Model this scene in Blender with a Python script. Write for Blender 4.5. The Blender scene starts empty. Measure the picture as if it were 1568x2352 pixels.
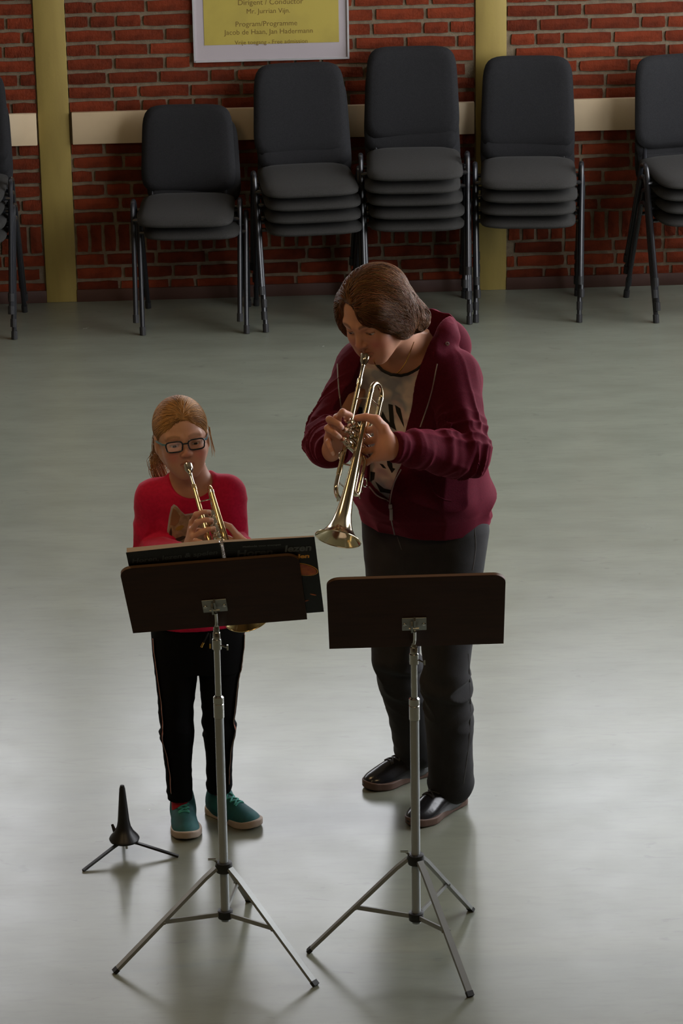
import bpy, bmesh, math, random
import numpy as np
from mathutils import Vector, Matrix

random.seed(7)
SC = bpy.context.scene
COL = SC.collection

# ------------------------------------------------------------------ camera
CAM_H = 3.96
F_PX, PITCH, ROLL = 7425.0, math.radians(19.64), math.radians(-0.984)
_f = np.array([0, math.cos(PITCH), -math.sin(PITCH)])
_r0 = np.array([1.0, 0, 0]); _u0 = np.cross(_r0, _f)
CR = math.cos(ROLL) * _r0 + math.sin(ROLL) * _u0
CU = -math.sin(ROLL) * _r0 + math.cos(ROLL) * _u0
CF = _f
cam_data = bpy.data.cameras.new('camera')
cam = bpy.data.objects.new('camera', cam_data); COL.objects.link(cam)
cam_data.sensor_fit = 'VERTICAL'; cam_data.sensor_height = 36.0; cam_data.sensor_width = 24.0
cam_data.lens = F_PX / 2352.0 * 36.0
cam_data.clip_end = 100
M = Matrix.Identity(4)
for i in range(3):
    M[i][0] = CR[i]; M[i][1] = CU[i]; M[i][2] = -CF[i]
M[2][3] = CAM_H
cam.matrix_world = M
SC.camera = cam

# ------------------------------------------------------------------ daylight and exposure
SC.view_settings.view_transform = 'Standard'
SC.view_settings.look = 'None'
SC.view_settings.gamma = 1.0
SC.view_settings.use_curve_mapping = False
SC.view_settings.exposure = 0.0
SC.cycles.sample_clamp_indirect = 4.0          # keeps stray sparkles off the floor
SKY = 10.5
LAMP = 36.0
world = bpy.data.worlds.new('overcast_sky'); SC.world = world
world.use_nodes = True
bg = world.node_tree.nodes['Background']
bg.inputs[0].default_value = (0.93, 0.95, 1.0, 1); bg.inputs[1].default_value = SKY

def portal(name, loc, rot, sx, sy):                       # daylight entering through a window opening
    l = bpy.data.lights.new(name, 'AREA'); l.shape = 'RECTANGLE'; l.size = sx; l.size_y = sy
    l.cycles.is_portal = True
    o = bpy.data.objects.new(name, l); COL.objects.link(o)
    o.location = loc; o.rotation_euler = rot
    return o

def lamp(name, loc, rot, sx, sy, watts, col):
    l = bpy.data.lights.new(name, 'AREA'); l.shape = 'RECTANGLE'; l.size = sx; l.size_y = sy
    l.energy = watts; l.color = col
    o = bpy.data.objects.new(name, l); COL.objects.link(o)
    o.location = loc; o.rotation_euler = rot
    return o

# warm ceiling lamps of the hall, between the balcony and the players
for lx_, ly_ in ((-2.6, 3.4), (1.0, 3.4), (-2.6, 8.2)):
    lamp('hall_ceiling_lamp', (lx_, ly_, 5.2), (0, 0, 0), 1.2, 0.5, LAMP, (1.0, 0.70, 0.36))

# ------------------------------------------------------------------ helpers
def at_y(px, py, Y):
    """world point at depth Y that the photograph shows at pixel px,py"""
    d = CF + CR * ((px - 784.0) / F_PX) - CU * ((py - 1176.0) / F_PX)
    return np.array([0, 0, CAM_H]) + d * (Y / d[1])
def at_z(px, py, z):
    d = CF + CR * ((px - 784.0) / F_PX) - CU * ((py - 1176.0) / F_PX)
    return np.array([0, 0, CAM_H]) + d * ((z - CAM_H) / d[2])

def mat(name, col, rough=0.6, metal=0.0, spec=0.5, noise=None, bump=None, coat=0.0, attr=None, sheen=0.0, sss=0.0):
    m = bpy.data.materials.new(name); m.use_nodes = True
    nt = m.node_tree; b = nt.nodes['Principled BSDF']
    b.inputs['Base Color'].default_value = (*col, 1); b.inputs['Roughness'].default_value = rough
    b.inputs['Metallic'].default_value = metal; b.inputs['Specular IOR Level'].default_value = spec
    b.inputs['Coat Weight'].default_value = coat
    if sheen:
        b.inputs['Sheen Weight'].default_value = sheen; b.inputs['Sheen Roughness'].default_value = 0.4
    if sss:
        b.inputs['Subsurface Weight'].default_value = sss; b.inputs['Subsurface Radius'].default_value = (0.012, 0.005, 0.003)
        b.inputs['Subsurface Scale'].default_value = 1.0
    tc = nt.nodes.new('ShaderNodeTexCoord')
    last = None
    if attr:
        a = nt.nodes.new('ShaderNodeAttribute'); a.attribute_name = attr
        nt.links.new(a.outputs['Color'], b.inputs['Base Color']); last = a.outputs['Color']
    if noise:                                              # (scale, colour2, lo, hi[, (sx,sy,sz)])
        n = nt.nodes.new('ShaderNodeTexNoise'); n.inputs['Scale'].default_value = noise[0]; n.inputs['Detail'].default_value = 5
        src = tc.outputs['Object']
        if len(noise) > 4:
            mp = nt.nodes.new('ShaderNodeMapping'); mp.inputs['Scale'].default_value = noise[4]
            nt.links.new(src, mp.inputs[0]); src = mp.outputs[0]
        nt.links.new(src, n.inputs['Vector'])
        mr = nt.nodes.new('ShaderNodeMapRange'); mr.inputs[1].default_value = noise[2]; mr.inputs[2].default_value = noise[3]
        nt.links.new(n.outputs[0], mr.inputs[0])
        mx = nt.nodes.new('ShaderNodeMix'); mx.data_type = 'RGBA'
        nt.links.new(mr.outputs[0], mx.inputs[0])
        if last is not None: nt.links.new(last, mx.inputs[6])
        else: mx.inputs[6].default_value = (*col, 1)
        mx.inputs[7].default_value = (*noise[1], 1)
        nt.links.new(mx.outputs[2], b.inputs['Base Color'])
    if bump:                                               # (scale, strength, distance)
        n = nt.nodes.new('ShaderNodeTexNoise'); n.inputs['Scale'].default_value = bump[0]; n.inputs['Detail'].default_value = 4
        nt.links.new(tc.outputs['Object'], n.inputs['Vector'])
        bp = nt.nodes.new('ShaderNodeBump'); bp.inputs['Strength'].default_value = bump[1]; bp.inputs['Distance'].default_value = bump[2]
        nt.links.new(n.outputs[0], bp.inputs['Height']); nt.links.new(bp.outputs[0], b.inputs['Normal'])
    return m

def link(name, me, m=None, parent=None, smooth=True):
    o = bpy.data.objects.new(name, me); COL.objects.link(o)
    if m is not None and not me.materials: me.materials.append(m)
    if smooth: me.shade_smooth()
    if parent is not None: o.parent = parent
    return o
def tag(o, label=None, cat=None, group=None, kind=None):
    if label: o['label'] = label
    if cat: o['category'] = cat
    if group: o['group'] = group
    if kind: o['kind'] = kind
    return o
def empty(name, loc=(0, 0, 0), rz=0.0):
    o = bpy.data.objects.new(name, None); COL.objects.link(o)
    o.location = loc; o.rotation_euler = (0, 0, rz); o.empty_display_size = 0.05
    return o
def copy_tree(o, parent=None):
    c = o.copy(); COL.objects.link(c); c.parent = parent
    for ch in list(o.children): copy_tree(ch, c)
    return c

class MB:
    """collects shapes of ONE part"""
    def __init__(s): s.bm = bmesh.new()
    def box(s, c, size, rot=None, bevel=0.0, seg=2):
        r = bmesh.ops.create_cube(s.bm, size=1.0)
        mtx = Matrix.Translation(Vector(c)) @ (rot.to_4x4() if rot is not None else Matrix.Identity(4)) @ Matrix.Diagonal((*size, 1))
        bmesh.ops.transform(s.bm, matrix=mtx, verts=r['verts'])
        if bevel:
            es = list({e for v in r['verts'] for e in v.link_edges})
            bmesh.ops.bevel(s.bm, geom=es, offset=bevel, segments=seg, profile=0.5, affect='EDGES')
        return s
    def tube(s, pts, rad, n=10, cap=True, closed=False):
        pts = [Vector(p) for p in pts]; k = len(pts)
        rads = rad if isinstance(rad, (list, tuple, np.ndarray)) else [rad] * k
        rings = []; prev = None
        for i, p in enumerate(pts):
            if closed: t = (pts[(i + 1) % k] - pts[i - 1])
            else: t = (pts[min(i + 1, k - 1)] - pts[max(i - 1, 0)])
            if t.length < 1e-9: t = Vector((0, 0, 1))
            t.normalize()
            if prev is None:
                a = Vector((0, 0, 1)) if abs(t.z) < 0.9 else Vector((1, 0, 0))
                u = t.cross(a).normalized()
            else:
                u = (prev - t * prev.dot(t))
                u = u.normalized() if u.length > 1e-6 else t.orthogonal().normalized()
            prev = u; w = t.cross(u)
            rings.append([s.bm.verts.new(p + (u * math.cos(2 * math.pi * j / n) + w * math.sin(2 * math.pi * j / n)) * rads[i]) for j in range(n)])
        m = k if closed else k - 1
        for i in range(m):
            a, b = rings[i], rings[(i + 1) % k]
            for j in range(n): s.bm.faces.new((a[j], a[(j + 1) % n], b[(j + 1) % n], b[j]))
        if cap and not closed:
            s.bm.faces.new(rings[0][::-1]); s.bm.faces.new(rings[-1])
        return s
    def strap(s, pts, w, th, wdir):
        """flat bar along pts with width direction wdir"""
        pts = [Vector(p) for p in pts]; wd = Vector(wdir).normalized(); rings = []
        for i, p in enumerate(pts):
            t = (pts[min(i + 1, len(pts) - 1)] - pts[max(i - 1, 0)]).normalized()
            ww = (wd - t * wd.dot(t)).normalized(); nn = t.cross(ww)
            rings.append([s.bm.verts.new(p + ww * (a * w / 2) + nn * (b * th / 2)) for a, b in ((1, 1), (-1, 1), (-1, -1), (1, -1))])
        for a, b in zip(rings[:-1], rings[1:]):
            for j in range(4): s.bm.faces.new((a[j], a[(j + 1) % 4], b[(j + 1) % 4], b[j]))
        s.bm.faces.new(rings[0][::-1]); s.bm.faces.new(rings[-1])
        return s
    def lathe(s, prof, n=24, mtx=None, closed_ends=False):
        """prof: (r, x) pairs revolved about the local x axis"""
        mtx = mtx or Matrix.Identity(4); rings = []
        for r, x in prof:
            rings.append([s.bm.verts.new(mtx @ Vector((x, r * math.cos(2 * math.pi * j / n), r * math.sin(2 * math.pi * j / n)))) for j in range(n)])
        for a, b in zip(rings[:-1], rings[1:]):
            for j in range(n): s.bm.faces.new((a[j], b[j], b[(j + 1) % n], a[(j + 1) % n]))
        if closed_ends:
            s.bm.faces.new(rings[0]); s.bm.faces.new(rings[-1][::-1])
        return s
    def prism(s, poly, th, mtx=None):
        """polygon in local xz, thickness along y"""
        mtx = mtx or Matrix.Identity(4)
        a = [s.bm.verts.new(mtx @ Vector((x, -th / 2, z))) for x, z in poly]
        b = [s.bm.verts.new(mtx @ Vector((x, th / 2, z))) for x, z in poly]
        n = len(poly)
        s.bm.faces.new(a); s.bm.faces.new(b[::-1])
        for i in range(n): s.bm.faces.new((a[i], b[i], b[(i + 1) % n], a[(i + 1) % n]))
        return s
    def mesh(s, name, sharp=35):
        bmesh.ops.recalc_face_normals(s.bm, faces=s.bm.faces)
        for e in s.bm.edges:
            if len(e.link_faces) == 2 and e.calc_face_angle(0) > math.radians(sharp): e.smooth = False
        me = bpy.data.meshes.new(name); s.bm.to_mesh(me); s.bm.free()
        return me
    def build(s, name, m, parent=None, sharp=35):
        return link(name, s.mesh(name, sharp), m, parent)

def catmull(pts, n=8):
    pts = [np.array(p, float) for p in pts]; out = []
    P = [2 * pts[0] - pts[1]] + pts + [2 * pts[-1] - pts[-2]]
    for i in range(1, len(P) - 2):
        p0, p1, p2, p3 = P[i - 1:i + 3]
        for k in range(n):
            t = k / n
            out.append(0.5 * ((2 * p1) + (-p0 + p2) * t + (2 * p0 - 5 * p1 + 4 * p2 - p3) * t * t + (-p0 + 3 * p1 - 3 * p2 + p3) * t ** 3))
    out.append(pts[-1]); return out

def text_mesh(body, size, shear=0.0, extrude=0.0002, bold=0.0):
    cu = bpy.data.curves.new('lettering', 'FONT'); cu.body = body; cu.size = size; cu.shear = shear
    cu.extrude = extrude; cu.offset = bold; cu.resolution_u = 3; cu.align_x = 'CENTER'
    o = bpy.data.objects.new('lettering', cu); COL.objects.link(o)
    dg = bpy.context.evaluated_depsgraph_get()
    me = bpy.data.meshes.new_from_object(o.evaluated_get(dg))
    bpy.data.objects.remove(o); bpy.data.curves.remove(cu)
    return me

# ------------------------------------------------------------------ room shell
WALL_YAW = math.radians(2.358); WALL_Y = 12.742 * 1.1
wall_frame = Matrix.Translation((0, WALL_Y, 0)) @ Matrix.Rotation(WALL_YAW, 4, 'Z')
def W(x, y, z): return wall_frame @ Vector((x, y, z))

m_floor = mat('linoleum', (0.178, 0.190, 0.150), rough=0.33, spec=0.62, noise=(3.0, (0.152, 0.163, 0.128), 0.35, 0.7, (1, 2.5, 1)))
def floor_detail():
    nt = m_floor.node_tree; b = nt.nodes['Principled BSDF']
    tc = nt.nodes.new('ShaderNodeTexCoord')
    src = b.inputs['Base Color'].links[0].from_socket
    def layer(src, scale, lo, hi, fac, col, sc=(1, 1, 1), detail=6, dist=0.0):
        mp = nt.nodes.new('ShaderNodeMapping'); mp.inputs['Scale'].default_value = sc; nt.links.new(tc.outputs['Object'], mp.inputs[0])
        n = nt.nodes.new('ShaderNodeTexNoise'); n.inputs['Scale'].default_value = scale; n.inputs['Detail'].default_value = detail; n.inputs['Distortion'].default_value = dist
        nt.links.new(mp.outputs[0], n.inputs['Vector'])
        mr = nt.nodes.new('ShaderNodeMapRange'); mr.inputs[1].default_value = lo; mr.inputs[2].default_value = hi; mr.inputs[4].default_value = fac
        nt.links.new(n.outputs[0], mr.inputs[0])
        mx = nt.nodes.new('ShaderNodeMix'); mx.data_type = 'RGBA'; nt.links.new(mr.outputs[0], mx.inputs[0]); nt.links.new(src, mx.inputs[6])
        mx.inputs[7].default_value = (*col, 1); return mx.outputs[2]
    src = layer(src, 30, 0.5, 0.75, 0.35, (0.13, 0.138, 0.112), (0.35, 1.6, 1))        # marbled flecks
    src = layer(src, 9, 0.66, 0.74, 0.45, (0.11, 0.117, 0.098), (1, 2.2, 1), 8, 1.2)    # scuffs
    nt.links.new(src, b.inputs['Base Color'])
    n = nt.nodes.new('ShaderNodeTexNoise'); n.inputs['Scale'].default_value = 6; n.inputs['Detail'].default_value = 5
    nt.links.new(tc.outputs['Object'], n.inputs['Vector'])
    mr = nt.nodes.new('ShaderNodeMapRange'); mr.inputs[3].default_value = 0.20; mr.inputs[4].default_value = 0.30
    nt.links.new(n.outputs[0], mr.inputs[0]); nt.links.new(mr.outputs[0], b.inputs['Roughness'])
    bp = nt.nodes.new('ShaderNodeBump'); bp.inputs['Strength'].default_value = 0.03; bp.inputs['Distance'].default_value = 0.01
    nt.links.new(n.outputs[0], bp.inputs['Height']); nt.links.new(bp.outputs[0], b.inputs['Normal'])
floor_detail()
m_plaster = mat('plaster', (0.13, 0.10, 0.06), rough=0.8, bump=(60, 0.1, 0.005))
m_ceiling = mat('ceiling_boards', (0.12, 0.09, 0.055), rough=0.85, bump=(40, 0.1, 0.005))
m_mortar = mat('mortar', spec=0.1, col= (0.18, 0.14, 0.092), rough=0.95, noise=(40, (0.13, 0.10, 0.068), 0.35, 0.7), bump=(180, 0.5, 0.004))
m_brick = mat('red_brick', spec=0.15, col= (0.135, 0.023, 0.0075), rough=0.9, noise=(14, (0.072, 0.0135, 0.005), 0.4, 0.7), bump=(70, 0.6, 0.006))
def brick_variation():
    nt = m_brick.node_tree; b = nt.nodes['Principled BSDF']
    src = b.inputs['Base Color'].links[0].from_socket
    oi = nt.nodes.new('ShaderNodeObjectInfo'); hs = nt.nodes.new('ShaderNodeHueSaturation')
    mr = nt.nodes.new('ShaderNodeMapRange'); mr.inputs[3].default_value = 0.7; mr.inputs[4].default_value = 1.35
    nt.links.new(oi.outputs['Random'], mr.inputs[0]); nt.links.new(mr.outputs[0], hs.inputs['Value']); nt.links.new(src, hs.inputs['Color'])
    nt.links.new(hs.outputs[0], b.inputs['Base Color'])
brick_variation()
m_post = mat('mustard_painted_wood', (0.29, 0.215, 0.055), rough=0.55, noise=(5, (0.24, 0.175, 0.045), 0.4, 0.7, (4, 4, 0.6)), bump=(90, 0.1, 0.003))
m_rail = mat('cream_board', (0.60, 0.47, 0.30), rough=0.55, noise=(6, (0.53, 0.41, 0.26), 0.4, 0.7))
m_skirting = mat('dark_brown_skirting', (0.055, 0.022, 0.014), rough=0.6)
m_winframe = mat('white_window_paint', (0.7, 0.7, 0.68), rough=0.5)
def thin_glass(name, tint=(1, 1, 1)):
    m = bpy.data.materials.new(name); m.use_nodes = True; nt = m.node_tree
    for n in list(nt.nodes): nt.nodes.remove(n)
    out = nt.nodes.new('ShaderNodeOutputMaterial'); mix = nt.nodes.new('ShaderNodeMixShader')
    tr = nt.nodes.new('ShaderNodeBsdfTransparent'); tr.inputs[0].default_value = (*tint, 1); gl = nt.nodes.new('ShaderNodeBsdfGlossy'); gl.inputs['Roughness'].default_value = 0.02
    lw = nt.nodes.new('ShaderNodeLayerWeight'); pw = nt.nodes.new('ShaderNodeMath'); pw.operation = 'POWER'; pw.inputs[1].default_value = 5.0
    ma = nt.nodes.new('ShaderNodeMath'); ma.operation = 'MULTIPLY_ADD'; ma.inputs[1].default_value = 0.6; ma.inputs[2].default_value = 0.04
    nt.links.new(lw.outputs['Facing'], pw.inputs[0]); nt.links.new(pw.outputs[0], ma.inputs[0]); nt.links.new(ma.outputs[0], mix.inputs[0]); nt.links.new(tr.outputs[0], mix.inputs[1]); nt.links.new(gl.outputs[0], mix.inputs[2])
    nt.links.new(mix.outputs[0], out.inputs[0]); return m
m_pane = thin_glass('clear_window_glass')
m_pane_back = thin_glass('daylight_dimming_glass', (0.74, 0.74, 0.74))     # grey tint added to dim back daylight; light crosses two faces of each pane

XL, XR, YB, ZC = -6.0, 3.1, -6.0, 5.4
tag(MB().box(((XL + XR) / 2, 4.2, -0.05), (XR - XL + 0.6, 20.9, 0.1)).build('floor', m_floor), kind='structure')
tag(MB().box(((XL + XR) / 2, 4.2, ZC + 0.1), (XR - XL + 0.6, 20.9, 0.2)).build('ceiling', m_ceiling), kind='structure')
tag(MB().box((XL - 0.1, 4.2, ZC / 2), (0.2, 20.9, ZC)).build('wall_left', m_plaster), kind='structure')
tag(MB().box(((XL + XR) / 2, YB - 0.1, ZC / 2), (XR - XL + 0.4, 0.2, ZC)).build('wall_front', m_plaster), kind='structure')

# back wall: brick up to the sill, a band of high windows above it, a lintel over those
WIN_Z0, WIN_Z1 = 1.75, 3.7
WRX = (XL - 0.3, XR + 0.3)
wall_rot = Matrix.Rotation(WALL_YAW, 3, 'Z')
def wbox(mb, x0, x1, y0, y1, z0, z1, bevel=0.0):
    c = W((x0 + x1) / 2, (y0 + y1) / 2, (z0 + z1) / 2)
    return mb.box(c, (x1 - x0, y1 - y0, z1 - z0), wall_rot, bevel)
wb = MB(); wbox(wb, WRX[0], WRX[1], 0, 0.25, 0, WIN_Z0)
wbox(wb, WRX[0], WRX[1], 0, 0.25, WIN_Z1, ZC)
wall_back = wb.build('wall_back', m_mortar); tag(wall_back, kind='structure')
POSTS = [-1.235 - 1.925 * 2 + 0.005, -1.235 - 1.925, -1.235, 0.6905, 0.6905 + 1.925, 3.33]
PW = 0.136
for i, x in enumerate(POSTS):
    m_ = MB(); wbox(m_, x - PW / 2, x + PW / 2, -0.012, 0.2, 0, ZC, 0.003)
    tag(m_.build('trim_%d' % (i + 1), m_post), kind='structure')
for i in range(len(POSTS) - 1):
    a, b = POSTS[i] + PW / 2 + 0.012, POSTS[i + 1] - PW / 2 - 0.008
    m_ = MB(); wbox(m_, a, b, -0.030, -0.006, 0.722, 0.864, 0.002)
    tag(m_.build('trim_%d' % (i + 11), m_rail), kind='structure')
    m_ = MB(); wbox(m_, a - 0.012, b + 0.008, -0.016, 0, 0, 0.056, 0.002)
    tag(m_.build('baseboard_back' if i == 0 else 'baseboard_back.%03d' % i, m_skirting), kind='structure')
    # window of this bay
    wf = MB()
    a, b = POSTS[i] + PW / 2, POSTS[i + 1] - PW / 2
    for x0, x1, z0, z1 in ((a, a + .05, WIN_Z0, WIN_Z1), (b - .05, b, WIN_Z0, WIN_Z1), ((a + b) / 2 - .025, (a + b) / 2 + .025, WIN_Z0, WIN_Z1),
                           (a, b, WIN_Z0, WIN_Z0 + .05), (a, b, WIN_Z1 - .05, WIN_Z1)):
        wbox(wf, x0, x1, 0.05, 0.11, z0, z1)
    w_ = wf.build('window_%d' % (i + 1), m_winframe); tag(w_, kind='structure')
    for s in (0, 1):
        x0, x1 = ((a + .05, (a + b) / 2 - .025), ((a + b) / 2 + .025, b - .05))[s]
        m_ = MB(); wbox(m_, x0, x1, 0.078, 0.082, WIN_Z0 + .05, WIN_Z1 - .05); m_.build('pane', m_pane_back, w_)
    portal('daylight_back_%d' % i, W((a + b) / 2, 0.14, (WIN_Z0 + WIN_Z1) / 2), (math.radians(-90), 0, WALL_YAW), b - a, WIN_Z1 - WIN_Z0)

# right wall with tall windows
RW = [(8.2, 10.2), (10.45, 12.1), (12.35, 13.8)]
RZ0, RZ1 = 0.9, 4.0
wr = MB(); ys = [YB] + [v for p in RW for v in p] + [14.7]
for k in range(0, len(ys), 2): wr.box((XR + 0.1, (ys[k] + ys[k + 1]) / 2, ZC / 2), (0.2, ys[k + 1] - ys[k], ZC))
for y0, y1 in RW:
    wr.box((XR + 0.1, (y0 + y1) / 2, RZ0 / 2), (0.2, y1 - y0, RZ0)); wr.box((XR + 0.1, (y0 + y1) / 2, (RZ1 + ZC) / 2), (0.2, y1 - y0, ZC - RZ1))
tag(wr.build('wall_right', m_plaster), kind='structure')
for k, (y0, y1) in enumerate(RW):
    wf = MB()
    for ya, yb, za, zb in ((y0, y0 + .06, RZ0, RZ1), (y1 - .06, y1, RZ0, RZ1), ((y0 + y1) / 2 - .03, (y0 + y1) / 2 + .03, RZ0, RZ1), (y0, y1, RZ0, RZ0 + .06), (y0, y1, RZ1 - .06, RZ1)):
        wf.box((XR + .08, (ya + yb) / 2, (za + zb) / 2), (.06, yb - ya, zb - za))
    w_ = wf.build('window_%d' % (k + 7), m_winframe); tag(w_, kind='structure')
    for ya, yb in ((y0 + .06, (y0 + y1) / 2 - .03), ((y0 + y1) / 2 + .03, y1 - .06)):
        MB().box((XR + .08, (ya + yb) / 2, (RZ0 + RZ1) / 2), (.004, yb - ya, RZ1 - RZ0 - .12)).build('pane', m_pane, w_)
    portal('daylight_right_%d' % k, (XR + .13, (y0 + y1) / 2, (RZ0 + RZ1) / 2), (0, math.radians(90), 0), RZ1 - RZ0, y1 - y0)

# bricks, one by one where the photograph shows them
def brick_mesh(L, Hh, seed):
    rnd = random.Random(seed); bm = bmesh.new(); nx, nz = 4, 2; D = 0.012
    g = {}
    for i in range(nx + 1):
        for k in range(nz + 1):
            x = -L / 2 + L * i / nx + (rnd.uniform(-.002, .002)); z = -Hh / 2 + Hh * k / nz + rnd.uniform(-.0022, .0022)
            ex = 1 if i in (0, nx) else 0; ez = 1 if k in (0, nz) else 0
            g[i, k] = bm.verts.new((x * (1 - .012 * ex * ez), -D / 2 + rnd.uniform(-.0012, .0012) + .0022 * (ex or ez), z * (1 - .05 * ex * ez)))
    for i in range(nx):
        for k in range(nz): bm.faces.new((g[i, k], g[i + 1, k], g[i + 1, k + 1], g[i, k + 1]))
    loop = [(i, 0) for i in range(nx + 1)] + [(nx, k) for k in range(1, nz + 1)] + [(i, nz) for i in range(nx - 1, -1, -1)] + [(0, k) for k in range(nz - 1, 0, -1)]
    back = [bm.verts.new((g[q].co.x, D / 2, g[q].co.z)) for q in loop]
    for a in range(len(loop)):
        b = (a + 1) % len(loop); bm.faces.new((g[loop[b]], g[loop[a]], back[a], back[b]))
    me = bpy.data.meshes.new('brick'); bm.to_mesh(me); bm.free(); me.materials.append(m_brick)
    return me
BS = [brick_mesh(0.21, 0.0465, 100 + i) for i in range(7)]
BH = [brick_mesh(0.10, 0.0465, 200 + i) for i in range(5)]
BV = [brick_mesh(0.119, 0.0465, 300 + i) for i in range(5)]
rest = []                                                     # bricks outside the photograph: one object
def in_view(x, z): return -1.52 < x < 1.6 and z < 1.34
def put_brick(meshes, L, x0, x1, z, up=False):
    x = (x0 + x1) / 2
    me = random.choice(meshes)
    sc = (x1 - x0) / (0.0465 if up else L)
    if not in_view(x, z): rest.append((x, z, (x1 - x0), 0.119 if up else 0.0465)); return
    o = bpy.data.objects.new('brick', me); COL.objects.link(o); o.parent = wall_back
    mt = wall_frame @ Matrix.Translation((x, -0.004, z))
    if up: mt = mt @ Matrix.Rotation(math.radians(90), 4, 'Y') @ Matrix.Diagonal((1, 1, sc, 1))
    else: mt = mt @ Matrix.Diagonal((sc, 1, 1, 1))
    o.matrix_basis = mt
rows = [(0.223 - 0.0625 * (k + 0.5), False) for k in range(3)] + [(0.288, True)] + [(0.353 + 0.0625 * (k + 0.5), False) for k in range(27)]
for z, soldier in rows:
    for i in range(len(POSTS) - 1):
        a, b = POSTS[i] + PW / 2 + 0.004, POSTS[i + 1] - PW / 2 - 0.004
        if soldier:
            n = round((b - a) / 0.0625); st = (b - a) / n
            for k in range(n): put_brick(BV, 0.119, a + k * st + 0.0072, a + (k + 1) * st - 0.0072, z, True)
            continue
        if 0.74 < z < 0.845: continue                          # behind the cream board
        x = a - random.uniform(0.0, 0.15); first = True
        while x < b - 0.03:
            L = 0.21 if random.random() < 0.74 else 0.10
            x0, x1 = max(x, a), min(x + L, b)
            if x1 - x0 > 0.03: put_brick(BS if L > .15 else BH, L, x0, x1, z)
            x += L + 0.0145
mb = MB()
for x, z, w_, h_ in rest:
    wbox(mb, x - w_ / 2, x + w_ / 2, -0.009, 0.002, z - h_ / 2, z + h_ / 2)
o_ = mb.build('brick', m_brick, wall_back); tag(o_, kind='stuff')

# framed yellow poster
m_matboard = mat('white_passepartout', (0.36, 0.32, 0.33), rough=0.6)
m_yellow = mat('yellow_paper', (0.36, 0.285, 0.05), rough=0.55, noise=(7, (0.31, 0.245, 0.045), 0.45, 0.7))
m_ink = mat('dark_olive_ink', (0.14, 0.085, 0.01), rough=0.7)
m_alu = mat('pale_aluminium', (0.45, 0.44, 0.44), rough=0.4, metal=0.3)
px0, px1, pz0, pz1 = -0.612, 0.068, 1.071, 1.99
pf = empty('framed_poster', W((px0 + px1) / 2, -0.014, pz0), WALL_YAW)
tag(pf, 'framed yellow paper poster with white border hanging on the brick wall', 'poster')
cxp = (px0 + px1) / 2; wd = px1 - px0; hg = pz1 - pz0
fr = MB()
for c, s_ in (((-wd / 2 + .004, 0, hg / 2), (.008, .018, hg)), ((wd / 2 - .004, 0, hg / 2), (.008, .018, hg)), ((0, 0, .004), (wd, .018, .008)), ((0, 0, hg - .004), (wd, .018, .008))):
    fr.box(c, s_)
fr.build('frame', m_alu, pf)
MB().box((0, .002, hg / 2), (wd - .014, .006, hg - .014)).build('border', m_matboard, pf)
ys_ = MB().box((0.002, -.0018, hg / 2 + .004), (wd - .092, .0012, hg - .14)).build('yellow_sheet', m_yellow, pf)
for txt, sz, zz, xx in (('Dirigent / Conductor', .033, .247, .0), ('Mr. Jurrian Vijn.', .030, .209, -.01), ('Program/Programme', .032, .153, -.02), ('Jacob de Haan, Jan Hadermann', .031, .118, -.01), ('Vrije toegang - Free admission', .026, .074, .0)):
    o_ = link('lettering', text_mesh(txt, sz), m_ink, ys_, smooth=False)
    o_.location = (xx, -.0027, zz); o_.rotation_euler = (math.radians(90), 0, 0)

# ------------------------------------------------------------------ stacking chairs
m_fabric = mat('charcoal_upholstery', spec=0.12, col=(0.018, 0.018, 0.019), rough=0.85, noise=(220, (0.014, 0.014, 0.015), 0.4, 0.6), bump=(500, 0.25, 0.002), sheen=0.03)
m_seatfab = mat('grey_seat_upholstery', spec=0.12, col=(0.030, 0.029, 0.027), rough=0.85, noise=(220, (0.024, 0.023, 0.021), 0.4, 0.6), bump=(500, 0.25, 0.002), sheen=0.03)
m_tube = mat('black_lacquered_tube', (0.012, 0.013, 0.016), rough=0.28)
m_rubber = mat('black_rubber', (0.012, 0.012, 0.013), rough=0.6)
m_chrome = mat('chrome', (0.75, 0.75, 0.76), rough=0.12, metal=1.0)

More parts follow.
